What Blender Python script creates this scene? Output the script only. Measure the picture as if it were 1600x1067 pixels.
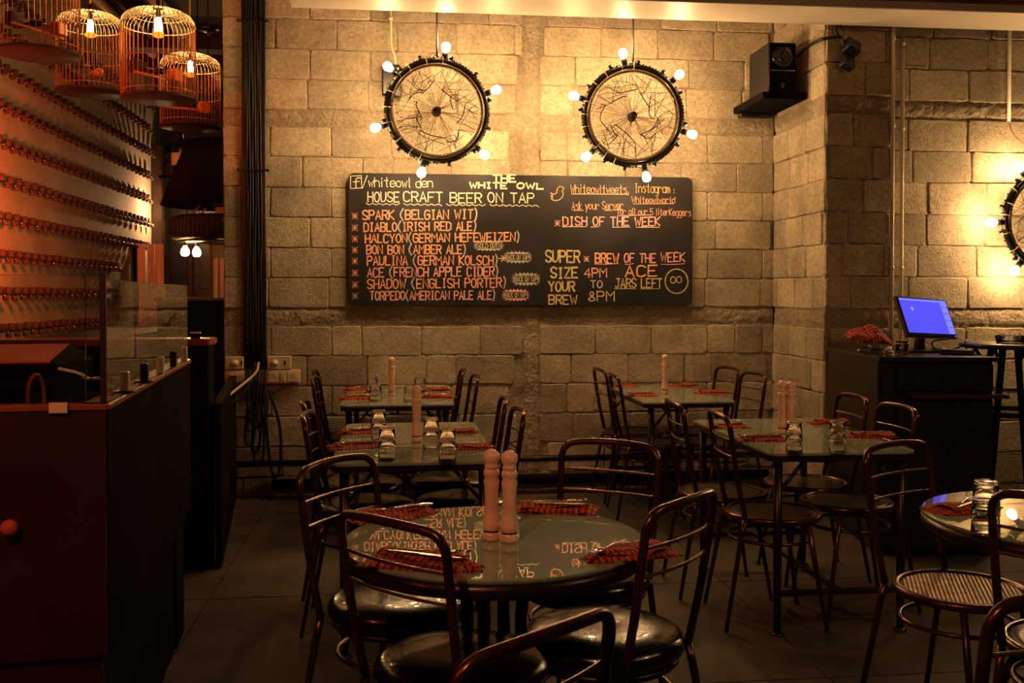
import bpy, math, random
from mathutils import Vector, Matrix, Euler
R = math.radians
PI = math.pi
C = bpy.context.scene.collection
for o in list(bpy.data.objects): bpy.data.objects.remove(o)
random.seed(7)
sc = bpy.context.scene

# ------------------------------------------------------------ camera
CAM_Z, YAW, PITCH, FPX, PY0 = 1.38, R(6.44), R(1.0), 1550.0, 487.0
cd = bpy.data.cameras.new('camera'); cam = bpy.data.objects.new('camera', cd); C.objects.link(cam)
cd.sensor_width = 36; cd.lens = FPX / 1600 * 36; cd.shift_y = -(533.5 - PY0) / 1600
cam.location = (0, 0, CAM_Z); cam.rotation_euler = (PI / 2 - PITCH, 0, -YAW)
cd.clip_start = .05; cd.clip_end = 60
sc.camera = cam
# ------------------------------------------------------------ exposure, world
sc.view_settings.view_transform = 'Standard'; sc.view_settings.look = 'None'
sc.view_settings.gamma = 1; sc.view_settings.use_curve_mapping = False
sc.view_settings.exposure = 0.12
w = bpy.data.worlds.new('world'); sc.world = w; w.use_nodes = True
w.node_tree.nodes['Background'].inputs[0].default_value = (1, .62, .3, 1)
w.node_tree.nodes['Background'].inputs[1].default_value = .006
BULB = 285.0                      # radiance of the bare bulbs
CAGEB = 130.0
WARM = (1, .585, .26)
def light(name, kind, loc, energy, color, rad=.1, target=None, size=None, angle=None):
    l = bpy.data.lights.new(name, kind); l.energy = energy; l.color = color
    if kind == 'AREA': l.shape = 'DISK'; l.size = size or .3
    else: l.shadow_soft_size = rad
    if kind == 'SPOT': l.spot_size = R(angle or 60); l.spot_blend = .7
    o = bpy.data.objects.new(name, l); C.objects.link(o); o.location = loc
    if target is not None:
        o.rotation_euler = (Vector(target) - Vector(loc)).to_track_quat('-Z', 'Y').to_euler()
    return o
# coloured lamps of the bar, out of the frame to the left, dim ceiling lamps behind the camera, and an added fascia fill
light('bar_red_lamp', 'SPOT', (-2.35, 6.9, 2.0), 115, (1, .10, .012), .08, (-3.0, 7.85, 2.05), angle=95)
light('cage_red_lamp', 'SPOT', (-2.5, 5.2, 1.9), 95, (1, .10, .012), .08, (-1.8, 7.0, 2.85), angle=60)
light('bar_red_lamp_low', 'POINT', (-2.85, 6.7, 1.35), 8, (1, .12, .02), .1)
light('entrance_red_lamp', 'POINT', (-2.3, .9, 2.7), 34, (1, .12, .03), .08)
light('ceiling_lamp_left', 'SPOT', (-1.0, -.3, 3.4), 120, (1, .47, .21), .08, (.35, 2.8, .7), angle=58)
light('ceiling_lamp_right', 'SPOT', (3.4, .9, 3.2), 75, (1, .58, .24), .08, (1.3, 4.4, .7), angle=75)
light('fascia_fill', 'SPOT', (3.2, 1.2, 2.9), 26, (1, .52, .2), .1, (3.6, 5.6, 3.35), angle=60)  # added fill that brightens the beam fascia, stands for no fixture
light('tap_lamp', 'POINT', (-2.70, 12.15, 2.35), 36, (1, .55, .25), .03)
light('bar_lamp', 'POINT', (-1.0, 9.6, 3.4), 8, (1, .52, .22), .08)

# ------------------------------------------------------------ helpers
def rayd(px, py):
    v = Vector(((px - 800) / FPX, -(py - PY0) / FPX, -1))
    return Euler((PI / 2 - PITCH, 0, -YAW)).to_matrix() @ v
def at(px, py, z=None, Y=None, X=None):
    """the point of the room seen at a place of the photograph, on a plane of known height / depth / side"""
    d = rayd(px, py)
    if z is not None: t = (z - CAM_Z) / d.z
    elif Y is not None: t = Y / d.y
    else: t = X / d.x
    return Vector((0, 0, CAM_Z)) + d * t

def tag(o, label=None, cat=None, group=None, kind=None):
    if label: o['label'] = label
    if cat: o['category'] = cat
    if group: o['group'] = group
    if kind: o['kind'] = kind
    return o
def thing(name, label, cat, loc=(0, 0, 0), rz=0, group=None):
    o = bpy.data.objects.new(name, None); C.objects.link(o); o.empty_display_size = .05
    o.location = loc; o.rotation_euler = (0, 0, rz)
    return tag(o, label, cat, group)
def kids():
    d = {}
    for o in C.objects:
        if o.parent: d.setdefault(o.parent, []).append(o)
    return d
def copy_tree(o, parent=None, kd=None, loc=None, rz=None, label=None, group=None):
    if kd is None: kd = kids()
    c = o.copy(); C.objects.link(c); c.parent = parent
    for ch in kd.get(o, []): copy_tree(ch, c, kd)
    if loc is not None: c.location = loc
    if rz is not None: c.rotation_euler = (0, 0, rz)
    if label: c['label'] = label
    if group: c['group'] = group
    return c

def chaikin(p, n=2, closed=False):
    p = [Vector(q) for q in p]
    for _ in range(n):
        q = []
        m = len(p)
        if not closed: q.append(p[0])
        for i in range(m if closed else m - 1):
            a, b = p[i], p[(i + 1) % m]
            q += [a * .75 + b * .25, a * .25 + b * .75]
        if not closed: q.append(p[-1])
        p = q
    return p
def fillet(pts, r, n=5):
    pts = [Vector(p) for p in pts]; out = [pts[0]]
    for i in range(1, len(pts) - 1):
        a, b, c = pts[i - 1], pts[i], pts[i + 1]
        ra = min(r, (a - b).length * .48, (c - b).length * .48)
        p0 = b + (a - b).normalized() * ra; p1 = b + (c - b).normalized() * ra
        for k in range(n + 1):
            t = k / n
            out.append(p0 * (1 - t) ** 2 + b * 2 * t * (1 - t) + p1 * t * t)
    out.append(pts[-1]); return out

class MB:
    def __init__(s): s.v = []; s.f = []; s.sm = []
    def add(s, vs, fs, smooth=False, M=None):
        b = len(s.v)
        s.v += [tuple(M @ Vector(v)) if M else tuple(v) for v in vs]
        s.f += [tuple(b + i for i in f) for f in fs]; s.sm += [smooth] * len(fs)
        return s
    def box(s, c, d, M=None, bev=0):
        x, y, z = d[0] / 2, d[1] / 2, d[2] / 2; b = min(bev, x * .9, y * .9, z * .9)
        T = Matrix.Translation(c)
        if M is not None: T = T @ M
        if not b:
            vs = [(i * x, j * y, k * z) for i in (-1, 1) for j in (-1, 1) for k in (-1, 1)]
            return s.add(vs, [(0, 1, 3, 2), (4, 6, 7, 5), (0, 4, 5, 1), (2, 3, 7, 6), (0, 2, 6, 4), (1, 5, 7, 3)], False, T)
        vs = []; idx = {}
        for i in (-1, 1):
            for j in (-1, 1):
                for k in (-1, 1):
                    for a in range(3):
                        p = [i * (x - b), j * (y - b), k * (z - b)]
                        p[a] = (i * x, j * y, k * z)[a]
                        idx[(i, j, k, a)] = len(vs); vs.append(p)
        fs = []
        for a in range(3):
            o = [q for q in range(3) if q != a]
            for sg in (-1, 1):
                f = []
                for (u, w_) in ((-1, -1), (1, -1), (1, 1), (-1, 1)):
                    k = [0, 0, 0]; k[a] = sg; k[o[0]] = u; k[o[1]] = w_
                    f.append(idx[(*k, a)])
                fs.append(f if (sg > 0) != (a == 1) else f[::-1])
            for u in (-1, 1):
                for w_ in (-1, 1):
                    def K(t, ax):
                        k = [0, 0, 0]; k[a] = t; k[o[0]] = u; k[o[1]] = w_; return idx[(*k, ax)]
                    fs.append([K(-1, o[0]), K(1, o[0]), K(1, o[1]), K(-1, o[1])])
        for i in (-1, 1):
            for j in (-1, 1):
                for k in (-1, 1): fs.append([idx[(i, j, k, 0)], idx[(i, j, k, 1)], idx[(i, j, k, 2)]])
        return s.add(vs, fs, False, T)
    def tube(s, path, r, seg=8, closed=False, caps=True, M=None):
        P = [Vector(p) for p in path]; n = len(P)
        rr = r if isinstance(r, (list, tuple)) else [r] * n
        T = []
        for i in range(n):
            a = P[i - 1] if (i or closed) else P[0]; b = P[(i + 1) % n] if (i < n - 1 or closed) else P[-1]
            t = (b - a); T.append(t.normalized() if t.length > 1e-9 else Vector((0, 0, 1)))
        u = T[0].orthogonal().normalized(); vs = []
        for i in range(n):
            u = (u - T[i] * u.dot(T[i])); u = u.normalized() if u.length > 1e-6 else T[i].orthogonal().normalized()
            w_ = T[i].cross(u)
            for k in range(seg):
                a = 2 * PI * k / seg; vs.append(P[i] + (u * math.cos(a) + w_ * math.sin(a)) * rr[i])
        fs = []
        for i in range(n if closed else n - 1):
            j = (i + 1) % n
            for k in range(seg):
                l = (k + 1) % seg; fs.append((i * seg + k, i * seg + l, j * seg + l, j * seg + k))
        if caps and not closed: fs += [tuple(range(seg))[::-1], tuple((n - 1) * seg + k for k in range(seg))]
        return s.add(vs, fs, True, M)
    def lathe(s, prof, c=(0, 0, 0), seg=24, M=None, smooth=True, wob=None):
        vs = []; fs = []; n = len(prof)
        for i, (r, z) in enumerate(prof):
            for k in range(seg):
                a = 2 * PI * k / seg; q = r * (1 + (wob(k, i) if wob else 0))
                vs.append((q * math.cos(a), q * math.sin(a), z))
        for i in range(n - 1):
            for k in range(seg):
                l = (k + 1) % seg; fs.append((i * seg + k, i * seg + l, (i + 1) * seg + l, (i + 1) * seg + k))
        if prof[0][0] > 1e-6: fs.append(tuple(range(seg))[::-1])
        if prof[-1][0] > 1e-6: fs.append(tuple((n - 1) * seg + k for k in range(seg)))
        T = Matrix.Translation(c)
        if M is not None: T = T @ M
        return s.add(vs, fs, smooth, T)
    def lathe_closed(s, prof, c=(0, 0, 0), seg=24, M=None):   # ring-shaped profile (closed loop)
        vs = []; fs = []; n = len(prof)
        for (r, z) in prof:
            for k in range(seg):
                a = 2 * PI * k / seg; vs.append((r * math.cos(a), r * math.sin(a), z))
        for i in range(n):
            j = (i + 1) % n
            for k in range(seg):
                l = (k + 1) % seg; fs.append((i * seg + k, i * seg + l, j * seg + l, j * seg + k))
        T = Matrix.Translation(c)
        if M is not None: T = T @ M
        return s.add(vs, fs, True, T)
    def slab(s, out, z0, z1, M=None, bev=0):                  # outline in xy, extruded z0..z1
        n = len(out)
        cx = sum(p[0] for p in out) / n; cy = sum(p[1] for p in out) / n
        rings = [[(p[0], p[1], z0) for p in out]]
        if bev:
            rings.append([(p[0], p[1], z1 - bev) for p in out])
            q = []
            for p in out:
                d = Vector((p[0] - cx, p[1] - cy)); L = d.length or 1
                q.append((p[0] - d.x / L * bev, p[1] - d.y / L * bev, z1))
            rings.append(q)
        else: rings.append([(p[0], p[1], z1) for p in out])
        vs = [p for r_ in rings for p in r_]; fs = []
        for i in range(len(rings) - 1):
            for k in range(n):
                l = (k + 1) % n; fs.append((i * n + k, i * n + l, (i + 1) * n + l, (i + 1) * n + k))
        fs += [tuple(range(n))[::-1], tuple((len(rings) - 1) * n + k for k in range(n))]
        return s.add(vs, fs, False, M)
    def sphere(s, c, r, seg=16, rings=10, sc_=(1, 1, 1), M=None):
        prof = [(max(1e-7, r * math.sin(PI * i / rings)), -r * math.cos(PI * i / rings)) for i in range(rings + 1)]
        m = Matrix.Diagonal((*sc_, 1))
        return s.lathe(prof, c, seg, (M @ m) if M is not None else m)
    def mesh(s, name, m):
        me = bpy.data.meshes.new(name); me.from_pydata(s.v, [], s.f); me.update()
        me.polygons.foreach_set('use_smooth', s.sm)
        if m: me.materials.append(m)
        return me
    def build(s, name, m, parent=None, loc=None, kind=None):
        o = bpy.data.objects.new(name, s.mesh(name, m)); C.objects.link(o)
        if parent: o.parent = parent
        if loc is not None: o.location = loc
        if kind: o['kind'] = kind
        return o
def link(name, me, parent=None, loc=(0, 0, 0), rot=(0, 0, 0), scl=(1, 1, 1)):
    o = bpy.data.objects.new(name, me); C.objects.link(o)
    if parent: o.parent = parent
    o.location = loc; o.rotation_euler = rot; o.scale = scl
    return o

# ------------------------------------------------------------ materials
def mat(name, col, rough=.5, metal=0., var=.0, vscale=8., bump=0., bscale=60., coat=0., coat_r=.03, trans=0., ior=1.45,
        emit=None, es=0., rnd=0., alpha=1., col2=None, coords='Object', spec=None, thresh=None):
    m = bpy.data.materials.new(name); m.use_nodes = True; nt = m.node_tree; N = nt.nodes; L = nt.links
    b = N['Principled BSDF']
    b.inputs['Base Color'].default_value = (*col, 1); b.inputs['Roughness'].default_value = rough
    b.inputs['Metallic'].default_value = metal; b.inputs['IOR'].default_value = ior
    b.inputs['Coat Weight'].default_value = coat; b.inputs['Coat Roughness'].default_value = coat_r
    b.inputs['Transmission Weight'].default_value = trans; b.inputs['Alpha'].default_value = alpha
    if spec is not None: b.inputs['Specular IOR Level'].default_value = spec
    if emit: b.inputs['Emission Color'].default_value = (*emit, 1); b.inputs['Emission Strength'].default_value = es
    if var or bump or rnd or col2:
        if coords == 'World':
            g = N.new('ShaderNodeNewGeometry'); vec = g.outputs['Position']
        else:
            g = N.new('ShaderNodeTexCoord'); vec = g.outputs['Object']
    if var or rnd or col2:
        n = N.new('ShaderNodeTexNoise'); n.inputs['Scale'].default_value = vscale; n.inputs['Detail'].default_value = 6
        L.new(vec, n.inputs['Vector'])
        cr = N.new('ShaderNodeValToRGB')
        c2 = col2 or tuple(c * (1 - var) for c in col); c1 = col if col2 else tuple(min(1, c * (1 + var)) for c in col)
        cr.color_ramp.elements[0].position = .35; cr.color_ramp.elements[1].position = .65
        if thresh: cr.color_ramp.elements[0].position, cr.color_ramp.elements[1].position = thresh
        cr.color_ramp.elements[0].color = (*c2, 1); cr.color_ramp.elements[1].color = (*c1, 1)
        L.new(n.outputs[0], cr.inputs[0]); out = cr.outputs[0]
        if rnd:
            oi = N.new('ShaderNodeObjectInfo'); mr = N.new('ShaderNodeMapRange')
            mr.inputs['To Min'].default_value = 1 - rnd; mr.inputs['To Max'].default_value = 1 + rnd
            L.new(oi.outputs['Random'], mr.inputs['Value'])
            vm = N.new('ShaderNodeVectorMath'); vm.operation = 'SCALE'
            L.new(out, vm.inputs[0]); L.new(mr.outputs[0], vm.inputs['Scale']); out = vm.outputs[0]
        L.new(out, b.inputs['Base Color'])
    if bump:
        n2 = N.new('ShaderNodeTexNoise'); n2.inputs['Scale'].default_value = bscale; n2.inputs['Detail'].default_value = 8
        n2.inputs['Roughness'].default_value = .65
        L.new(vec, n2.inputs['Vector'])
        bp = N.new('ShaderNodeBump'); bp.inputs['Strength'].default_value = 1; bp.inputs['Distance'].default_value = bump
        L.new(n2.outputs[0], bp.inputs['Height']); L.new(bp.outputs[0], b.inputs['Normal'])
    return m
def concrete(name, col, rnd, bump, bscale, pits):
    m = bpy.data.materials.new(name); m.use_nodes = True; nt = m.node_tree; N = nt.nodes; L = nt.links
    b = N['Principled BSDF']; b.inputs['Roughness'].default_value = .92; b.inputs['Specular IOR Level'].default_value = .15
    g = N.new('ShaderNodeNewGeometry'); vec = g.outputs['Position']
    def noise(s, d=6, r=.6):
        n = N.new('ShaderNodeTexNoise'); n.inputs['Scale'].default_value = s; n.inputs['Detail'].default_value = d
        n.inputs['Roughness'].default_value = r; L.new(vec, n.inputs['Vector']); return n.outputs[0]
    def ramp(v, p0, c0, p1, c1):
        r_ = N.new('ShaderNodeValToRGB'); e = r_.color_ramp.elements
        e[0].position = p0; e[0].color = (*c0, 1); e[1].position = p1; e[1].color = (*c1, 1); L.new(v, r_.inputs[0]); return r_.outputs[0]
    def mul(a, c):
        x = N.new('ShaderNodeMix'); x.data_type = 'RGBA'; x.blend_type = 'MULTIPLY'; x.inputs[0].default_value = 1
        L.new(a, x.inputs[6]); L.new(c, x.inputs[7]); return x.outputs[2]
    c0 = ramp(noise(3.2), .3, tuple(c * .72 for c in col), .7, tuple(c * 1.25 for c in col))
    c1 = mul(c0, ramp(noise(38, 5, .7), .3, (.72, .70, .66), .62, (1.1, 1.1, 1.1)))
    c2 = mul(c1, ramp(noise(150, 3), .36, (.55, .52, .48), .47, (1, 1, 1)))
    oi = N.new('ShaderNodeObjectInfo')
    c3 = mul(c2, ramp(oi.outputs['Random'], 0, (1 - rnd, 1 - rnd, 1 - rnd * .9), 1, (1 + rnd, 1 + rnd, 1 + rnd * .8)))
    L.new(c3, b.inputs['Base Color'])
    add = N.new('ShaderNodeMath'); add.operation = 'MULTIPLY_ADD'
    vo = N.new('ShaderNodeTexVoronoi'); vo.inputs['Scale'].default_value = pits; L.new(vec, vo.inputs['Vector'])
    L.new(vo.outputs['Distance'], add.inputs[0]); add.inputs[1].default_value = .5; L.new(noise(bscale, 9, .7), add.inputs[2])
    bp = N.new('ShaderNodeBump'); bp.inputs['Distance'].default_value = bump; bp.inputs['Strength'].default_value = 1
    L.new(add.outputs[0], bp.inputs['Height']); L.new(bp.outputs[0], b.inputs['Normal'])
    return m
M = {}
M['block'] = concrete('block', (.43, .37, .265), .22, .0045, 75, 80)
M['mortar'] = concrete('mortar', (.38, .325, .225), .05, .012, 60, 90)
M['rough'] = concrete('rough_concrete', (.43, .36, .255), .05, .018, 30, 40)
M['floor'] = mat('floor_tile', (.074, .057, .038), .65, var=.32, vscale=3, bump=.001, bscale=30, coords='World', rnd=.06, spec=.28)
M['grout'] = mat('grout', (.02, .018, .015), .9)
M['ceiling'] = mat('ceiling', (.10, .09, .08), .9, var=.2, vscale=2)
M['soffit'] = mat('soffit', (.66, .60, .48), .45, var=.06, vscale=2, bump=.0006, bscale=9)
M['fascia'] = mat('fascia', (.28, .125, .05), .5, var=.3, vscale=4)
M['plaster'] = mat('bar_plaster', (.40, .34, .26), .8, var=.12, vscale=2.5, bump=.004, bscale=6, coords='World')
M['board'] = mat('chalkboard', (.014, .012, .011), .55, var=.5, vscale=3)
M['tube'] = mat('bronze_tube', (.105, .042, .02), .26, metal=.75, var=.35, vscale=14, bump=.0003, bscale=50)
M['tube_dark'] = mat('dark_tube', (.04, .022, .014), .3, metal=.7, var=.3, vscale=10)
M['bar_thin'] = mat('thin_bar', (.30, .20, .12), .25, metal=.9)
M['cushion'] = mat('black_vinyl', (.005, .005, .005), .16, coat=.35, coat_r=.05, bump=.004, bscale=7)
M['plate'] = mat('seat_plate', (.055, .034, .02), .35, metal=.5, var=.3, vscale=12, bump=.0006, bscale=120)
M['cane'] = mat('woven_cane', (.50, .37, .24), .35, metal=.4, var=.2, vscale=30)
M['top'] = mat('table_glass_top', (.25, .31, .22), .4, var=.10, vscale=7, coat=1.0, coat_r=.004, spec=0)
M['top'].node_tree.nodes['Principled BSDF'].inputs['Coat IOR'].default_value = 2.1
M['rimdark'] = mat('table_edge', (.035, .018, .011), .3, metal=.5)
M['wood'] = mat('turned_beech', (.90, .56, .39), .34, var=.16, vscale=16, bump=.0004, bscale=40, coat=.3, coat_r=.2)
M['wood_dark'] = mat('dark_ring', (.04, .012, .008), .5)
M['steel'] = mat('cutlery_steel', (.75, .70, .62), .18, metal=1)
M['glass'] = mat('clear_glass', (.97, .98, .97), .01, trans=1, ior=1.46)
M['pane'] = mat('pane_glass', (.93, .97, .94), .0, trans=1, ior=1.5)
M['black'] = mat('black_plastic', (.012, .012, .013), .35, var=.2, vscale=20)
M['matte'] = mat('black_matte', (.008, .007, .007), .9, var=.3, vscale=5, spec=.05)
M['lacquer'] = mat('black_lacquer', (.014, .011, .010), .30, var=.3, vscale=5)
M['cable'] = mat('black_cable', (.012, .011, .010), .45)
M['conduit'] = mat('painted_conduit', (.68, .60, .44), .35, metal=.1)
M['rubber'] = mat('tyre_rubber', (.022, .018, .015), .6, var=.3, vscale=40, bump=.002, bscale=80)
M['rim'] = mat('alloy_rim', (.72, .66, .55), .22, metal=1)
M['spoke'] = mat('steel_spoke', (.20, .14, .08), .3, metal=.8)
M['wire'] = mat('brown_wire', (.05, .018, .008), .5)
M['redwire'] = mat('red_wire', (.45, .05, .03), .45)
M['bulb'] = mat('lit_bulb', (1, .9, .7), .5, emit=WARM, es=BULB)
M['cagebulb'] = mat('lit_cage_bulb', (1, .9, .7), .5, emit=(1, .52, .17), es=CAGEB)
M['orangeb'] = mat('amber_bulb_base', (1, .3, .05), .5, emit=(1, .10, .004), es=4.0)
M['screen'] = mat('screen_blue', (.02, .02, .05), .2, emit=(.10, .085, .95), es=.95)
M['screen2'] = mat('screen_pale', (.02, .02, .05), .2, emit=(.22, .23, 1.0), es=1.0)
M['plastic'] = mat('cream_plastic', (.62, .50, .32), .4, var=.05, vscale=9)
M['plastic2'] = mat('cream_switch', (.74, .62, .42), .35)
M['cage'] = mat('red_lit_cage', (.42, .13, .05), .45, metal=.1)  # red light on the lower bars is put into the colour
M['cage_disc'] = mat('cage_base', (.035, .010, .005), .6, var=.2)
M['cagetop'] = mat('bulb_lit_cage_top', (.75, .66, .45), .35, metal=.3)  # bulb light on the dome is put in as a paler tone
M['orange'] = mat('orange_plastic', (.85, .20, .03), .4)
M['peg'] = mat('turned_peg', (.085, .033, .018), .6, var=.25, vscale=30)
M['redwood'] = mat('red_brown_counter', (.034, .008, .006), .45, var=.3, vscale=3)
M['brown'] = mat('brown_counter', (.012, .007, .0035), .9, var=.3, vscale=3, spec=.02)
M['lid'] = mat('red_lit_lid', (.55, .085, .03), .6, var=.1, spec=.2)  # red light falling on lid and knob is mixed into this colour
M['redtop'] = mat('varnished_red_top', (.30, .07, .03), .25, var=.2, vscale=6)
M['door'] = mat('dark_door', (.025, .012, .008), .25, var=.3, vscale=6)
M['shutter'] = mat('reddish_lit_shutter', (.88, .60, .50), .35, var=.1)  # cream panels with reddish light mixed into the colour
M['paper'] = mat('paper_card', (.85, .55, .40), .7)
M['label'] = mat('white_label', (.8, .78, .72), .6)
M['juice'] = mat('orange_juice', (.9, .26, .04), .5)
M['pink'] = mat('pink_sachet', (.85, .45, .38), .5)
M['rope'] = mat('rope', (.6, .45, .2), .8)
def chalk(name, c): return mat(name, c, .9, var=.22, vscale=70, coords='World', thresh=(.38, .52))
M['c_coral'] = chalk('chalk_coral', (.78, .36, .22)); M['c_cream'] = chalk('chalk_cream', (.64, .57, .42))
M['c_yellow'] = chalk('chalk_yellow', (.56, .46, .20)); M['c_grey'] = chalk('chalk_grey', (.42, .42, .40))
M['c_pink'] = chalk('chalk_pink', (.72, .36, .34)); M['c_orange'] = chalk('chalk_orange', (.75, .38, .14))
def plaid():
    m = bpy.data.materials.new('red_plaid_cloth'); m.use_nodes = True; nt = m.node_tree; N = nt.nodes; L = nt.links
    b = N['Principled BSDF']; b.inputs['Roughness'].default_value = .85; b.inputs['Specular IOR Level'].default_value = .2
    tc = N.new('ShaderNodeTexCoord'); sp = N.new('ShaderNodeSeparateXYZ'); ns = N.new('ShaderNodeTexNoise'); ns.inputs['Scale'].default_value = 22; L.new(tc.outputs['Object'], ns.inputs['Vector'])
    wv = N.new('ShaderNodeVectorMath'); wv.operation = 'MULTIPLY_ADD'; wv.inputs[1].default_value = (.014, .014, 0)
    L.new(ns.outputs['Color'], wv.inputs[0]); L.new(tc.outputs['Object'], wv.inputs[2]); L.new(wv.outputs[0], sp.inputs[0])
    def stripes(out, freq, w0, w1):
        a = N.new('ShaderNodeMath'); a.operation = 'MULTIPLY'; a.inputs[1].default_value = freq; L.new(out, a.inputs[0])
        f = N.new('ShaderNodeMath'); f.operation = 'FRACT'; L.new(a.outputs[0], f.inputs[0])
        r_ = N.new('ShaderNodeValToRGB'); r_.color_ramp.interpolation = 'CONSTANT'
        e = r_.color_ramp.elements; e[0].position = 0; e[0].color = (0, 0, 0, 1); e[1].position = w0; e[1].color = (1, 1, 1, 1)
        e2 = e.new(w1); e2.color = (0, 0, 0, 1); L.new(f.outputs[0], r_.inputs[0]); return r_.outputs[0]
    def mix(f, a, c):
        x = N.new('ShaderNodeMix'); x.data_type = 'RGBA'; L.new(f, x.inputs[0])
        if isinstance(a, tuple): x.inputs[6].default_value = (*a, 1)
        else: L.new(a, x.inputs[6])
        x.inputs[7].default_value = (*c, 1); return x.outputs[2]
    c = mix(stripes(sp.outputs[0], 60, .55, .9), (.50, .052, .018), (.12, .010, .008))
    c = mix(stripes(sp.outputs[1], 47, .6, .85), c, (.06, .008, .008))
    c = mix(stripes(sp.outputs[0], 30, .2, .26), c, (.55, .26, .07))
    c = mix(stripes(sp.outputs[1], 23, .3, .36), c, (.40, .18, .05))
    L.new(c, b.inputs['Base Color'])
    return m
M['plaid'] = plaid()
# ============================================================ STRUCTURE
YW = 6.89                                   # face of the back wall
XR = 2.67                                   # return of the corner pier
YP, YR, XP = 6.01, 6.13, 3.11               # face of the pier, of the right wall, right edge of the pier
ZB = [0, .135, .341, .546, .752, .957, 1.163]
ZM = [1.287 + .2055 * i for i in range(7)]
ZT = [2.637 + .2057 * i for i in range(8)]
rnd = random.Random(3)
def block_mesh(wd, hh, name):
    mb = MB(); pts = []
    x, z = wd / 2, hh / 2
    base = [(-x + .012, -z), (-x * .3, -z), (x * .35, -z), (x - .012, -z), (x, -z + .014), (x, z - .014),
            (x - .012, z), (x * .3, z), (-x * .4, z), (-x + .012, z), (-x, z - .014), (-x, -z + .014)]
    j = lambda s: rnd.uniform(-s, s)
    base = [(a + j(.004), b + j(.0045)) for a, b in base]
    n = len(base); d = .024
    vs = [(a, 0, b) for a, b in base] + [(a, -d + .006, b) for a, b in base]
    for a, b in base:
        vs.append((a - math.copysign(.007 + abs(j(.002)), a), -d + j(.0012), b - math.copysign(.006, b)))
    fs = []
    for r_ in range(2):
        for k in range(n):
            l = (k + 1) % n; fs.append((r_ * n + k, r_ * n + l, (r_ + 1) * n + l, (r_ + 1) * n + k))
    fs.append(tuple(2 * n + k for k in range(n)))
    mb.add(vs, fs); return mb.mesh(name, M['block'])
FULL = [block_mesh(.403, .2025, 'concrete_block') for _ in range(7)]
HALF = [block_mesh(.203, .2025, 'concrete_block') for _ in range(5)]
def lay(parent, origin, rot, L, courses, sk=(), pitch=.408):
    """lays courses of blocks on a face: origin at its left end, L its length, sk = stretches left free"""
    Rm = Matrix.Rotation(rot, 4, 'Z')
    for ci, (z0, z1) in enumerate(courses):
        x = -rnd.choice([.03, .10, .17, .24, .31]) if ci % 2 else -.204 - rnd.uniform(0, .12)
        while x < L - .03:
            wd = pitch if rnd.random() > .13 else pitch * .5
            a, b = max(0, x), min(L, x + wd)
            for s0, s1 in sk:
                if a < s0 < b: b = s0 if s0 - a > b - s1 else b; a = a if b == s0 else s1
                elif a < s1 < b: a = s1
                elif s0 <= a and b <= s1: b = a
            if b - a > .045:
                me = rnd.choice(FULL if b - a > .26 else HALF); fw = .408 if b - a > .26 else .208
                c = Rm @ Vector(((a + b) / 2, 0, 0))
                o = link('concrete_block', me, parent, (origin[0] + c.x, origin[1] + c.y, (z0 + z1) / 2),
                         (0, rnd.uniform(-.004, .004), rot), ((b - a) / fw, rnd.uniform(.82, 1.12), (z1 - z0) / .206))
            x += wd
def rough_strip(parent, name, p0, rot, L, z0, z1, amp=.012):
    """uneven cast concrete strip"""
    nx, nz = max(2, int(L / .022)), max(2, int((z1 - z0) / .022)); vs = []; fs = []
    for i in range(nx + 1):
        for k in range(nz + 1):
            e = 0 if i in (0, nx) or k in (0, nz) else 1
            vs.append((L * i / nx, -(.012 + rnd.uniform(-.4, 1) * amp) * e, (z1 - z0) * k / nz))
    for i in range(nx):
        for k in range(nz):
            a = i * (nz + 1) + k; fs.append((a, a + nz + 1, a + nz + 2, a + 1))
    mb = MB(); mb.add(vs, fs, True)
    o = mb.build(name, M['rough'], parent, (p0[0], p0[1], z0)); o.rotation_euler = (0, 0, rot); return o
def mortar_skin(parent, p0, rot, L, z1=4.1, step=.028):
    """uneven mortar bed behind the blocks: flush in places, fallen out in others"""
    nx, nz = int(L / step), int(z1 / step); rm = random.Random(int(L * 100)); cr = [[rm.random() for _ in range(nz // 3 + 3)] for _ in range(nx // 4 + 3)]
    vs = []; fs = []
    for i in range(nx + 1):
        for k in range(nz + 1):
            a, b = i / 4, k / 3; u, v = a % 1, b % 1; a, b = int(a), int(b)
            c = (cr[a][b] * (1 - u) + cr[a + 1][b] * u) * (1 - v) + (cr[a][b + 1] * (1 - u) + cr[a + 1][b + 1] * u) * v
            d = .003 + .024 * max(0, c - .38) + rm.uniform(-.0015, .0015)
            vs.append((L * i / nx, d, z1 * k / nz))
    for i in range(nx):
        for k in range(nz): a = i * (nz + 1) + k; fs.append((a, a + nz + 1, a + nz + 2, a + 1))
    o = MB().add(vs, fs, True).build('mortar_bed', M['mortar'], parent, (p0[0], p0[1], 0)); o.rotation_euler = (0, 0, rot)
pairs = lambda z: list(zip(z[:-1], z[1:]))
# back wall
XL = -1.184
wb = tag(MB().box(((XL + XR) / 2, YW + .135, 2.05), (XR - XL, .20, 4.14)).build('wall_back', M['mortar']), kind='structure')
XC0, XC1 = .85, .975
mortar_skin(wb, (XL, YW), 0, XR - XL)
lay(wb, (XL, YW + .020), 0, XR - XL, pairs(ZB) + pairs(ZM) + pairs(ZT), [(XC0 - XL, XC1 - XL)])
for zz in ((1.163, 1.287), (2.52, 2.637)):
    rough_strip(wb, 'cast_band', (XL, YW + .018), 0, XC0 - XL, *zz); rough_strip(wb, 'cast_band', (XC1, YW + .018), 0, XR - XC1, *zz)
rough_strip(wb, 'cast_column', (XC0, YW + .016), 0, XC1 - XC0, 0, 4.1, .010)
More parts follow.
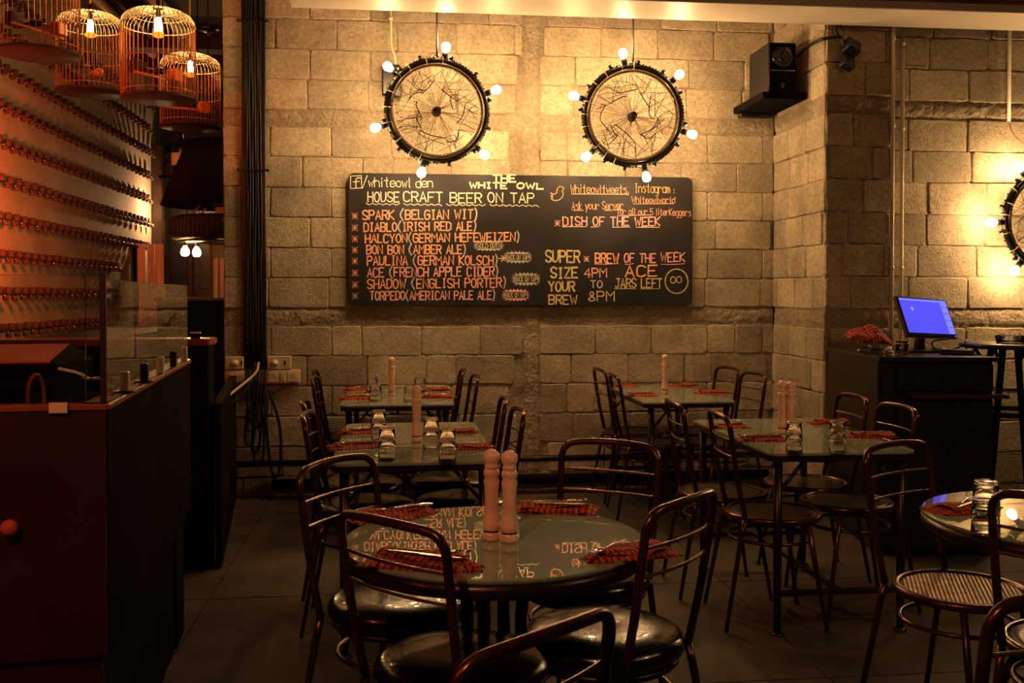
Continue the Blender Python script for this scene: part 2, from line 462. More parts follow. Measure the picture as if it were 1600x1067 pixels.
# return of the pier
wr = tag(MB().box((XR + .235, (YP + YW) / 2 + .085, 2.05), (.40, YW - YP + .10, 4.14)).build('wall_pier', M['mortar']), kind='structure')
lay(wr, (XR + .020, YW), -PI / 2, YW - YP - .015, pairs(ZB) + pairs(ZM) + pairs(ZT), pitch=.30)
for zz in ((1.163, 1.287), (2.52, 2.637)): rough_strip(wr, 'cast_band', (XR + .018, YW), -PI / 2, YW - YP - .015, *zz)
lay(wr, (XR, YP + .020), 0, XP - XR, pairs(ZB) + pairs(ZM) + pairs(ZT), pitch=.28)
for zz in ((1.163, 1.287), (2.52, 2.637)): rough_strip(wr, 'cast_band', (XR, YP + .018), 0, XP - XR, *zz)
mortar_skin(wr, (XR, YW), -PI / 2, YW - YP); mortar_skin(wr, (XR, YP), 0, XP - XR)
# right wall
wq = tag(MB().box((4.85, YR + .135, 2.05), (3.46, .20, 4.14)).build('wall_right', M['mortar']), kind='structure')
mortar_skin(wq, (XP, YR), 0, 2.7)
lay(wq, (XP, YR + .020), 0, 2.6, pairs(ZB) + pairs(ZM) + pairs(ZT))
for zz in ((1.163, 1.287), (2.52, 2.637)): rough_strip(wq, 'cast_band', (XP, YR + .014), 0, 2.6, *zz)
# floor of large tiles
fl = tag(MB().box((1.0, 5.6, -.06), (10, 17.2, .10)).build('floor', M['grout']), kind='structure')
tm = MB().box((0, 0, 0), (1.194, 1.194, .012), bev=.002).mesh('floor_tile', M['floor'])
for i in range(-2, 5):
    for k in range(-1, 9):
        link('floor_tile', tm, fl, (-.865 + 1.2 * i + .6, -.2 + 1.2 * k + .6, -.0062 + rnd.uniform(-.0005, .0002)))
tag(MB().box((1.0, 5.6, 4.2), (10, 17.2, .1)).build('ceiling', M['ceiling']), kind='structure')
# beam with a glossy cream soffit
bm_ = tag(MB().box((2.7, 5.77, 3.62), (6.6, .34, 1.02)).build('trim_1', M['fascia']), kind='structure')
MB().box((2.69, 5.77, 3.085), (6.64, .37, .05), bev=.004).build('soffit_panel', M['soffit'], bm_)
for x0, x1 in ((-.62, 1.45), (1.46, 2.78), (2.79, 5.9)):
    MB().box(((x0 + x1) / 2, 5.59, 3.52), (x1 - x0, .02, .78), bev=.003).build('fascia_panel', M['fascia'], bm_)
# the bar behind, beyond the left end of the wall
XWL = -3.0
wl = tag(MB().box((XWL - .1, 9.4, 2.1), (.2, 6.6, 4.2)).build('wall_left', M['plaster']), kind='structure')
we = tag(MB().box((-1.4, 13.5, 2.1), (3.4, .2, 4.2)).build('wall_end', M['lacquer']), kind='structure')
for k in range(3):
    tag(MB().box((-1.6, 10.6 + k * 1.0, 4.02), (2.7, .22, .26)).build('ceiling_beam', M['redwood']),
        ['dark red ceiling beam across the bar, nearest of three', 'middle one of three dark red ceiling beams above the bar',
         'farthest dark red ceiling beam above the bar'][k], 'beam')
for k, (x, r_) in enumerate(((-2.72, .05), (-2.5, .09), (-2.2, .06))):
    tag(MB().tube([(x, 7.2, 4.05), (x, 13.3, 4.05)], r_, 10).build('ceiling_duct', M['conduit'] if k != 1 else M['tube_dark']),
        ['thin pale pipe under the bar ceiling, closest to the cream wall', 'thick dark duct under the bar ceiling between two thin pipes',
         'thin pale pipe under the bar ceiling, farthest from the cream wall'][k], 'pipe')
# end wall: dark folding doors
for k in range(5):
    x = -2.86 + .37 * k
    d = tag(MB().box((x, 13.36, 1.55), (.345, .05, 3.1), bev=.008).build('door_%d' % (k + 1), M['door']), kind='structure')
    for zz in ((.75, 1.1), (2.2, 1.5)): MB().box((x, 13.325, zz[0]), (.22, .02, zz[1]), bev=.008).build('door_panel', M['lacquer'], d)
tag(MB().box((-2.02, 13.28, 3.16), (1.95, .12, .12), bev=.01).build('trim_2', M['door']), kind='structure')
# end of the cream wall: dark post and pale shutters lit by the lamp
tag(MB().box((-2.93, 12.55, 1.6), (.12, .16, 3.2), bev=.006).build('trim_3', M['door']), kind='structure')
sx = thing('folding_shutter', 'pale three-panel folding shutter at the end of the peg wall', 'shutter', (at(233, 480, Y=11.6).x, 11.6, .0))
for k, (a, b) in enumerate(((-.09, 0), (.02, .03), (.13, 0))):
    M_ = Matrix.Rotation(R(8 * (-1) ** k), 4, 'Z')
    p = MB().box((a * .92, b, 1.12), (.088, .03, 1.66), M_, bev=.006).build('shutter_panel', M['shutter'], sx)
    MB().box((a * .92, b - .022, 1.12), (.06, .012, 1.5), M_, bev=.004).build('panel_inset', M['shutter'], p)
MB().box((-.0, .06, .145), (.32, .2, .29)).build('threshold', M['door'], sx)
MB().box((-.155, .05, 1.0), (.04, .1, 2.0), bev=.006).build('post', M['matte'], sx)
sx = thing('framed_screen', 'red-lit panelled screen seen at the edge of the block wall', 'screen', (-1.86, 10.4, 0))
sx.location = at(345, 480, Y=10.4)
MB().box((0, .04, .36), (.18, .03, .70)).build('backing', M['plaster'], sx)
for k in range(3): MB().box((-.045 + .06 * k, 0, .27), (.045, .03, .46), bev=.004).build('screen_panel', M['shutter'], sx)
MB().box((0, -.03, .01), (.2, .05, .05)).build('sill', M['redwood'], sx)
MB().box((-.10, .0, .35), (.02, .06, .74)).build('frame', M['door'], sx)
MB().box((0, .01, -sx.location.z / 2 - .01), (.2, .09, sx.location.z - .03)).build('plinth', M['matte'], sx)

# ============================================================ CHALKBOARD
bx0, bx1 = at(544, 375, Y=6.86).x, at(1081, 375, Y=6.86).x
bz1, bz0 = at(812, 274, Y=6.86).z, at(812, 477, Y=6.86).z
BW, BH = bx1 - bx0, bz1 - bz0
cb = thing('chalkboard', 'long black chalkboard of beers with rounded corners on the block wall', 'chalkboard', ((bx0 + bx1) / 2, 6.86, (bz0 + bz1) / 2))
def rrect(wd, h, r, n=5):
    out = []
    for cx, cy, a0 in ((wd / 2 - r, h / 2 - r, 0), (-wd / 2 + r, h / 2 - r, 90), (-wd / 2 + r, -h / 2 + r, 180), (wd / 2 - r, -h / 2 + r, 270)):
        for k in range(n + 1):
            a = R(a0 + 90 * k / n); out.append((cx + r * math.cos(a), cy + r * math.sin(a)))
    return out
RX = Matrix.Rotation(PI / 2, 4, 'X')      # xy outline -> upright, extrusion towards -y
bo = MB().slab(rrect(BW, BH, .045), -.012, .018, RX, bev=.004).build('board', M['board'], cb)
SX, SZ = BW / 537, BH / 203
def bp(px, py, lift=0):                    # place on the drawing of the board -> board coordinates
    return (-BW / 2 + (px - 544) * SX, BH / 2 - (py - 274) * SZ, lift)
G = {  # stroke letters on a 4 x 6 grid; y as digit, a = -1, b = -2
 'A': '002640|1232', 'B': '00063645443303|334241302000', 'C': '~4536160501103041', 'D': '00062645412000', 'E': '46060040|0333', 'F': '460600|0333',
 'G': '~4536160501103041|414323', 'H': '0006|4046|0343', 'I': '1636|2620|1030', 'J': '1646|~3631201001', 'K': '0006|460340', 'L': '060040',
 'M': '0006234640', 'N': '00064046', 'O': '~o', 'P': '00063645443303', 'R': '00063645443303|2340', 'S': '~4536160504134241301001', 'T': '0646|2620',
 'U': '~0601104146', 'V': '062046', 'W': '0610243046', 'X': '0640|0046', 'Y': '062346|2320', 'Z': '06460040', '0': '~o', '4': '30360242',
 '8': '~2314152635342314|~2312011030413223', '5': '460603|~0334424130101001', '(': '~372615040211203a', ')': '~172635343221201a', '!': '2622|2120',
 ',': '211a', '/': '3700', ':': '2423|2120', '*': '2125|0343|0541|0145',
 'a': '~4334140301103041|4440', 'b': '0006|~0314344341301001', 'c': '~4334140301103041', 'd': '~4334140301103041|4640',
 'e': '~02424334140301103041', 'f': '~46362520|0434', 'g': '~4334140301103041|~44404b1b', 'h': '0006|~0314344340',
 'i': '2420|2625', 'k': '0006|340230', 'l': '~26212030', 'm': '0004|~03142320|~23344340', 'n': '0004|~0314344340', 'o': '~q',
 'r': '0004|~03143443', 's': '~443414032332413010', 't': '~26212030|0434', 'u': '~0401103041|4440', 'v': '042044', 'w': '0410233044',
 'x': '0440|0044', 'y': '0420|441b', 'z': '04440040', '-': '0343',
}
def strokes(ch):
    if ch == ' ' or ch not in G: return []
    res = []
    sm0 = G[ch].startswith('~')
    for s in G[ch].split('|'):
        sm = s.startswith('~'); s = s.lstrip('~').replace(' ', '')
        if s == 'o': res.append([(2 + 2 * math.cos(a * PI / 8 + PI / 2), 3 + 3 * math.sin(a * PI / 8 + PI / 2)) for a in range(17)]); continue
        if s == 'q': res.append([(2 + 2 * math.cos(a * PI / 6 + PI / 2), 2 + 2 * math.sin(a * PI / 6 + PI / 2)) for a in range(13)]); continue
        if len(s) % 2: s = s[:-1]
        pts = []
        for i in range(0, len(s), 2):
            x = int(s[i]) if s[i].isdigit() else 0
            y = int(s[i + 1]) if s[i + 1].isdigit() else {'a': -1, 'b': -2}[s[i + 1]]
            pts.append((x, y))
        if sm: pts = [(p.x, p.y) for p in chaikin([(a, b, 0) for a, b in pts], 2)]
        res.append(pts)
    return res
wj = random.Random(11)
def ribbon(mb, pts, wd, lift):
    P = [Vector((p[0], p[1], 0)) for p in pts]
    Q = [P[0]]
    for p in P[1:]:
        if (p - Q[-1]).length > 1e-5: Q.append(p)
    P = Q
    if len(P) < 2: return
    e0 = (P[0] - P[1]).normalized() * wd * .3; e1 = (P[-1] - P[-2]).normalized() * wd * .3
    P[0] = P[0] + e0; P[-1] = P[-1] + e1; vs = []; fs = []
    for i, p in enumerate(P):
        a = (P[i] - P[i - 1]).normalized() if i else None; b = (P[i + 1] - P[i]).normalized() if i < len(P) - 1 else None
        t = (a + b) if a and b else (a or b)
        if t.length < .2: t = a
        t = t.normalized(); n = Vector((-t.y, t.x, 0))
        k = 1.0
        if a and b: k = min(1.6, 1 / max(.4, n.dot(Vector((-a.y, a.x, 0)))))
        h = wd / 2 * k * wj.uniform(.88, 1.12)
        l = lift + .00002 * i
        vs += [RX @ Vector((p.x + n.x * h, p.y + n.y * h, l)), RX @ Vector((p.x - n.x * h, p.y - n.y * h, l))]
        if i: j = 2 * i; fs.append((j - 2, j - 1, j + 1, j))
    mb.add([tuple(v) for v in vs], fs)
LIFT = [.0185]
def write(text, x0, x1, yb, cap, m, slope=0, wd=1.7, under=None, paren=None, gap=1.3, jit=.16, xh=None, name='lettering'):
    """chalk text from x0 to x1 (drawing units), baseline yb at its left end, capital height cap"""
    mb = MB(); mp = MB(); adv = []
    for ch in text: adv.append({' ': 2.6, '(': 2.8, ')': 2.6, 'I': 3.4, 'M': 4.6, 'W': 4.8, 'i': 2.2, 'l': 2.2, '!': 2.2, ',': 2.2, ':': 2.4, 'J': 4, 'L': 3.7}.get(ch, 4) + gap)
    tot = sum(adv) - gap; u = (x1 - x0) / tot; v = cap / 6; cx = 0
    for ch, ad in zip(text, adv):
        full = {'(': 2.8, ')': 2.6, 'I': 3.4, 'i': 2.2, 'l': 2.2, '!': 2.2, ',': 2.2, 'M': 4.6, 'W': 4.8, ':': 2.4, 'J': 4, 'L': 3.7}.get(ch, 4); sx_ = full / 4
        jy = wj.uniform(-jit, jit); jr = wj.uniform(-.025, .025)
        for st in strokes(ch):
            LIFT[0] += .000004
            pts = []
            for a, b in st:
                xx = cx + a * sx_ + b * jr; yy = b + jy + a * jr
                px = x0 + xx * u; py = yb + slope * (px - x0) - yy * v
                pts.append(bp(px, py)[:2])
            ribbon(mp if (paren and ch in '()') else mb, pts, wd * SX, LIFT[0])
        cx += ad
    if mb.v: mb.build(name, m, bo)
    if mp.v: mp.build(name, paren, bo)
def line(pts, m, wd=1.2, name='chalk_line', smooth=2):
    LIFT[0] += .00001; mb = MB()
    p = [bp(a, b) for a, b in pts]
    if smooth: p = chaikin(p, smooth)
    ribbon(mb, [(q[0], q[1]) for q in p], wd * SX, LIFT[0]); return mb.build(name, m, bo)
cc, cr_, cy_, cg, cp, co = M['c_coral'], M['c_cream'], M['c_yellow'], M['c_grey'], M['c_pink'], M['c_orange']
write('whiteowl den', 575, 672, 295, 14, cr_, 0, 1.3, gap=.9)
line([(566, 297), (573, 278)], cr_, 1.2, smooth=0)
line([(548, 279), (564, 278), (565, 297), (548, 298), (548, 279)], cr_, 1.1, smooth=0)
line([(563, 282), (558, 281), (556, 285), (556, 297)], cr_, 1.6); line([(552, 288), (561, 287)], cr_, 1.4, smooth=0)
write('THE', 765, 800, 285, 11, cr_, 0, 2.6); write('WHITE', 729, 786, 295, 8.5, cr_, 0, 2.6); write('OWL', 802, 843, 295, 8.5, cr_, 0, 2.6)
write('HOUSE', 574, 621, 318, 15, cr_, 0, 1.9); write('CRAFT', 628, 687, 317, 15, cr_, 0, 1.9)
write('BEER', 699, 747, 318, 15, cr_, 0, 1.9); write('ON TAP', 757, 828, 317, 15, cr_, 0, 1.9)
for a, b in ((571, 622), (628, 686), (693, 753), (760, 836)):
    n = int((b - a) / 5); line([(a + (b - a) * i / n, 321 + (2.2 if i % 2 else -1.2)) for i in range(n + 1)], cr_, 1.2)
rows = [('SPARK (BELGIAN WIT)', 566, 741, 345.5, 14, -.017), ('DIABLO(IRISH RED ALE)', 568, 739, 363.5, 13, -.02), ('HALCYON(GERMAN HEFEWEIZEN)', 570, 806, 381, 13, -.02),
        ('BON BON (AMBER ALE)', 572, 723, 398, 13, -.01), ('PAULINA (GERMAN KOLSCH)', 573, 772, 415, 14, -.005), ('ACE (FRENCH APPLE CIDER)', 573, 773, 433.5, 14, -.012),
        ('SHADOW (ENGLISH PORTER)', 573, 785, 451, 14, -.012), ('TORPEDO(AMERICAN PALE ALE)', 577, 768, 468.5, 13, -.006)]
for i, (t, a, b, y, h, s) in enumerate(rows):
    write(t, a, b, y, h, cc if i < 4 else (cp if i % 2 else cc), s, 2.0, paren=cg)
    write('*', 550, 558.5, y + 1, 14, cc if i < 7 else cg, 0, .9)
line([(774, 404), (782, 404)], cc, 1.6, smooth=0); line([(778, 400), (783, 404), (778, 408)], cc, 1.6, smooth=0)
def burst(cx, cy, hw, hh, m, text, n=22):
    mb = MB(); vs = [RX @ Vector((*bp(cx, cy)[:2], .0186))]
    for i in range(2 * n):
        a = 2 * PI * i / (2 * n); k = 1.0 if i % 2 == 0 else .74
        ca, sa = math.cos(a), math.sin(a); e = 1 / max(abs(ca), abs(sa)) ** .55
        vs.append(RX @ Vector((*bp(cx + hw * k * ca * e * .9, cy + hh * k * sa * e * .9)[:2], .0186)))
    mb.add([tuple(v) for v in vs], [(0, i, i % (2 * n) + 1) for i in range(1, 2 * n + 1)]); b = mb.build('chalk_burst', m, bo)
    q = [RX @ Vector((*bp(cx + a * hw * .68, cy + c * hh * .46)[:2], .0188)) for a, c in ((-1, 1), (1, 1), (1, -1), (-1, -1))]
    MB().add([tuple(v) for v in q], [(0, 1, 2, 3)]).build('burst_centre', M['board'], bo)
    LIFT[0] = max(LIFT[0], .0190); write(text, cx - hw * .64, cx + hw * .64, cy + hh * .34, hh * .68, cy_, 0, .95, gap=.8)
burst(758, 384, 27, 10, cg, 'SOLD OUT!'); burst(803, 402, 26, 11, cg, 'BACK ON TAP'); burst(816, 436, 26, 12, cg, 'BACK ON TAP'); burst(800, 461, 25, 11, cp, 'BACK ON TAP')
line([(810 + a / 4.85, 260 + b / 4.85) for a, b in ((262, 198), (245, 212), (210, 196), (238, 222), (212, 222), (238, 238), (216, 240), (236, 256), (268, 258), (300, 240), (314, 205), (303, 182), (320, 162), (300, 152), (285, 148), (266, 168), (262, 198))], co, 1.1, smooth=1)
write('Whiteowltweets,', 886, 979, 301, 13, cc, 0, 1.0, gap=1.1); line([(888, 302.5), (976, 302)], cc, 1.1, smooth=0)
write('Instagram', 988, 1044, 299, 14, co, 0, .95, gap=1.1); write(':', 1049, 1052, 299, 9, co, 0, 1)
write('Ask your Server', 888, 969, 327, 12, cc, -.02, 1.0, gap=1.1); write('Whiteowlworld', 983, 1052, 315, 9.5, cc, 0, .9, gap=1.1)
line([(890, 328), (906, 328)], cc, 1, smooth=0); line([(940, 328), (968, 326)], cc, 1, smooth=0); line([(985, 317), (1050, 316)], cc, 1, smooth=0)
write('for all our 5 literKeggers', 959, 1078, 334, 10.5, cc, .01, .9, gap=1.1); line([(960, 336), (1012, 334)], cc, 1, smooth=0)
write('*', 861, 869, 355, 13, cp, 0, 1.0); write('DISH OF THE WEEK', 874, 1028, 352, 13.5, cp, -.005, 2.0)
for a, b in ((873, 911), (918, 930), (952, 980), (990, 1027)): line([(a, 354), (b, 353.5)], cr_, 1, smooth=0)
write('SUPER', 847, 900, 409.5, 18, cy_, 0, 2.6); write('SIZE', 855, 897, 434, 16, cy_, 0, 2.6)
write('YOUR', 852, 892, 455, 15, cy_, 0, 2.5); write('BREW', 852, 896, 475.0, 14, cy_, 0, 2.2)
write('*', 907, 915, 411, 13, cp, 0, 1.0); write('BREW', 925, 962, 410.5, 15, cc, 0, 2.2); write('OF THE', 971, 1021, 409.5, 14, cp, 0, 1.8); write('WEEK', 1030, 1068, 408, 14, cp, -.02, 1.8)
for a, b in ((924, 962), (972, 986), (1030, 1068)): line([(a, 412), ((a + b) / 2, 412.6), (b, 411)], cp, 1)
write('4PM', 908, 943, 433, 14, cp, 0, 2.0); write('TO', 918, 936, 449.5, 11, cg, 0, 1.9); write('8PM', 914, 955, 470, 15, cy_, 0, 2.0)
write('ACE', 973, 1023, 431.5, 17, co, -.01, 2.4); write('JARS LEFT', 957, 1031, 449, 14, cy_, 0, 1.9)
line([(955, 451), (990, 451)], cy_, 1, smooth=0); line([(998, 451), (1028, 451)], cy_, 1, smooth=0)
def ring(cx, cy, rx, ry, m, wd): line([(cx + rx * math.cos(i * PI / 12), cy - ry * math.sin(i * PI / 12)) for i in range(25)], m, wd, smooth=1)
ring(1055, 439, 18.5, 19.5, cy_, 1.8); ring(1049.5, 437, 4.2, 5, cy_, 1.4); ring(1059, 436.5, 4.2, 5, cy_, 1.4)
# ============================================================ WHEEL LIGHTS
def bulb_mb(r=.03):
    return MB().lathe([(.012, 0), (.014, .012), (.020, .020), (r, .045), (r * .95, .062), (r * .6, .076), (1e-5, .081)], seg=14)
BULBM = bulb_mb().mesh('bulb', M['bulb'])
SOCK = MB().lathe([(.010, -.012), (.017, -.010), (.018, .012), (.014, .016), (.014, .022)], seg=12).mesh('socket', M['black'])
def radial(a):  # local +z -> direction a (clockwise from top) in the upright wheel
    return (0, a, 0)
def wheel(loc, label, lit, rod_top, tilt=0, seed=1, empties=12, off=0.):
    rr = random.Random(seed)
    t = thing('wheel_light', label, 'light', loc, tilt, 'bicycle wheel lights')
    Ro = .319
    RXm = Matrix.Rotation(PI / 2, 4, 'X')
    MB().lathe_closed([(Ro - .034, -.018), (Ro - .016, -.022), (Ro - .012, .017), (Ro - .034, .014), (Ro - .030, 0)], (0, 0, 0), 72, RXm).build('rim', M['rim'], t)
    # tyre carcass with knobs
    mb = MB(); prof = [(Ro + .004 + .017 * math.cos(a), .019 * math.sin(a)) for a in [PI * 2 * k / 10 for k in range(10)]]
    mb.lathe_closed(prof, (0, 0, 0), 96, RXm)
    for k in range(96):
        a = 2 * PI * k / 96
        mb.box(((Ro + .020) * math.sin(a), .006 * (-1) ** k, (Ro + .020) * math.cos(a)), (.010, .020, .008), Matrix.Rotation(a, 4, 'Y'))
    mb.build('tyre', M['rubber'], t)
    hub = MB().lathe([(.008, -.045), (.010, -.03), (.024, -.028), (.024, -.022), (.014, -.018), (.014, .018), (.024, .022), (.024, .028), (.01, .03), (.008, .045)], (0, 0, 0), 20, RXm).build('hub', M['tube_dark'], t)
    MB().lathe_closed([(.022, -.050), (.032, -.050), (.032, -.044), (.022, -.044)], (0, 0, 0), 22, RXm).build('sprocket', M['rim'], hub)
    sp = MB().tube([(0, 0, .030), (0, 0, Ro - .04)], .0016, 5).mesh('spoke', M['spoke'])
    for k in range(32):
        o = link('spoke', sp, t, (0, -.02 if k % 2 else .02, 0), (0, 2 * PI * k / 32 + .12 * (-1) ** (k // 2), 0))
        o.rotation_euler[0] = 0
    n = empties
    for k in range(n):
        a = off + 2 * PI * k / n + rr.uniform(-.06, .06)
        link('socket', SOCK, t, ((Ro + .028) * math.sin(a), 0, (Ro + .028) * math.cos(a)), (0, a, 0), (.8, .8, .8))
    for a in lit:
        a = R(a)
        link('socket', SOCK, t, ((Ro + .036) * math.sin(a), 0, (Ro + .036) * math.cos(a)), (0, a, 0), (1.1, 1.1, 1.1))
        link('bulb', BULBM, t, ((Ro + .050) * math.sin(a), 0, (Ro + .050) * math.cos(a)), (0, a, 0), (.95, .95, .95))
    # wiring: branching loops of thin cable inside the rim
    mb = MB(); mr = MB()
    for k in range(9):
        a = 2 * PI * (k + rr.random() * .6) / 9; rj = rr.uniform(.11, .2)
        j = Vector((rj * math.sin(a), -.03, rj * math.cos(a)))
        b = a + rr.uniform(.4, 1.1); j2 = Vector((rr.uniform(.10, .2) * math.sin(b), -.03, rr.uniform(.1, .22) * math.cos(b)))
        mb.tube(chaikin([j, (j + j2) / 2 * rr.uniform(.8, 1.25) + Vector((rr.uniform(-.03, .03), 0, rr.uniform(-.03, .03))), j2], 2), .0034, 5)
        (mr if k % 3 == 0 else mb).tube(chaikin([j2 * .98, j2 * 1.2, j * 1.25], 2), .0022, 4)
        for q in range(5):
            e = a + rr.uniform(-.85, .85); E = Vector(((Ro - .045) * math.sin(e), rr.uniform(-.02, .01), (Ro - .045) * math.cos(e)))
            mid = (j + E) / 2 + Vector((rr.uniform(-.07, .07), rr.uniform(-.02, .02), rr.uniform(-.07, .07)))
            mb.tube(chaikin([j, mid, E * .97, E], 2), .0019, 4)
    mb.build('wiring', M['wire'], t, kind='stuff'); mr.build('red_wire', M['redwire'], t)
    # zip ties / pale cable tape wrapped round the tyre
    for k in range(10):
        mb = MB()
        a = 3.4 + k * .33 + rr.uniform(-.1, .1)
        c = Vector(((Ro + .004) * math.sin(a), 0, (Ro + .004) * math.cos(a))); u = c.normalized()
        mb.tube([c + u * .031 * math.cos(q) + Vector((.3 * q * .01 * (k % 3 - 1), .027 * math.sin(q), 0)) for q in [2 * PI * i / 10 for i in range(10)]], .0022, 5, closed=True); mb.build('cable_tie', M['plastic'], t)
    h = rod_top - loc[2]
    MB().tube([(0, .0, Ro + .02), (0, .0, h)], .0065, 8).build('hanging_rod', M['cable'], t)
    MB().lathe_closed([(.010, -.004), (.016, -.004), (.016, .004), (.010, .004)], (0, 0, Ro + .03), 14, RXm).build('hook', M['steel'], t)
    return t
W1 = at(683, 173, Y=6.43); W2 = at(989, 181, Y=6.43); W3 = at(1643, 345, Y=5.985)
def ang(px, py, W, Y):
    p = at(px, py, Y=Y); return math.degrees(math.atan2(p.x - W.x, p.z - W.z))
wheel(W1, 'bicycle wheel light hanging over the left half of the chalkboard', [ang(a, b, W1, 6.43) for a, b in ((697, 74), (774, 140), (752, 236), (659, 268), (589, 200), (609, 108))], 4.1, R(4), 5, off=.25)
wheel(W2, 'bicycle wheel light hanging over the right half of the chalkboard', [ang(a, b, W2, 6.43) for a, b in ((974, 87), (1060, 118), (1081, 211), (1009, 273), (918, 243), (901, 150))], 4.1, R(-3), 9, off=.1)
wheel(W3, 'bicycle wheel light cut off by the right edge, on the right wall', [-92, -33, -142, 28, 90, 150], 4.1, R(0), 13, off=.3)

# ============================================================ TABLES
TZ = .745
def leg_mesh():
    return MB().tube([(0, 0, TZ - .035), (0, 0, .35), (0, 0, .008)], [.019, .018, .014], 10).lathe([(.026, 0), (.026, .008), (.014, .012)], seg=12).mesh('leg', M['tube_dark'])
LEGT = leg_mesh()
def square_table(name, label, x0, x1, y0, y1):
    cx, cy = (x0 + x1) / 2, (y0 + y1) / 2; wx, wy = x1 - x0, y1 - y0
    t = thing(name, label, 'table', (cx, cy, 0), 0, 'rectangular glass-topped tables')
    MB().slab(rrect(wx, wy, .055, 6), TZ - .010, TZ, bev=.002).build('glass_top', M['top'], t)
    MB().slab(rrect(wx - .004, wy - .004, .055, 6), TZ - .034, TZ - .011).build('frame', M['rimdark'], t)
    for i in (-1, 1):
        for j in (-1, 1):
            link('leg', LEGT, t, (i * (wx / 2 - .05), j * (wy / 2 - .05), 0))
            MB().tube([(i * (wx / 2 - .05), j * (wy / 2 - .05), TZ - .17), (i * (wx / 2 - .16), j * (wy / 2 - .05), TZ - .04)], .008, 6).build('brace', M['tube_dark'], t)
    for j in (-1, 1): MB().box((0, j * (wy / 2 - .05), .17), (wx - .1, .026, .022), bev=.003).build('stretcher', M['tube_dark'], t)
    MB().box((0, 0, .17), (.026, wy - .12, .022), bev=.003).build('stretcher', M['tube_dark'], t)
    MB().tube([(0, wy / 2 - .1, TZ - .05), (0, 0, TZ - .12), (0, -wy / 2 + .1, TZ - .05)], .009, 6).build('under_brace', M['tube_dark'], t)
    return t
square_table('dining_table', 'glass-topped table against the block wall, left of centre under the chalkboard', -.345, .315, 5.72, 6.83)
square_table('dining_table', 'left-hand rectangular glass-topped table behind the front round table', -.262, .368, 3.75, 4.93)
square_table('dining_table', 'glass-topped table against the block wall, below the right end of the chalkboard', 1.425, 1.985, 5.68, 6.82)
square_table('dining_table', 'right-hand rectangular glass-topped table beside the black service cabinet', 1.465, 2.09, 3.80, 4.89)
def round_table(label, cx, cy, r):
    t = thing('round_table', label, 'table', (cx, cy, 0), .35, 'round glass-topped tables')
    MB().lathe([(0.0001, TZ - .010), (r - .002, TZ - .010), (r, TZ - .006), (r, TZ - .002), (r - .003, TZ), (.0001, TZ)], seg=96, smooth=False).build('glass_top', M['top'], t)
    MB().lathe_closed([(r - .03, TZ - .045), (r - .002, TZ - .045), (r + .003, TZ - .040), (r + .003, TZ - .012), (r - .03, TZ - .011)], (0, 0, 0), 96).build('rim', M['rimdark'], t)
    MB().lathe([(.0001, TZ - .03), (r - .02, TZ - .03), (r - .02, TZ - .012), (.0001, TZ - .012)], seg=48).build('base_plate', M['rimdark'], t)
    for k in range(4):
        a = PI / 4 + k * PI / 2; u = Vector((math.cos(a), math.sin(a), 0))
        MB().tube(fillet([u * .10 + Vector((0, 0, TZ - .03)), u * .06 + Vector((0, 0, .48)), u * .30 + Vector((0, 0, .014))], .15), [.017] * 6 + [.016, .013], 10).build('leg', M['tube_dark'], t)
    MB().tube([(.15 * math.cos(a), .15 * math.sin(a), .29) for a in [2 * PI * i / 28 for i in range(28)]], .008, 8, closed=True).build('ring', M['tube_dark'], t)
    return t
T1 = Vector((.243, 2.57)); T2 = Vector((1.90, 2.62))
round_table('round glass-topped table in front, with two tall wooden mills', T1.x, T1.y, .392)
round_table('round glass-topped table cut off by the right edge of the picture', T2.x, T2.y, .395)

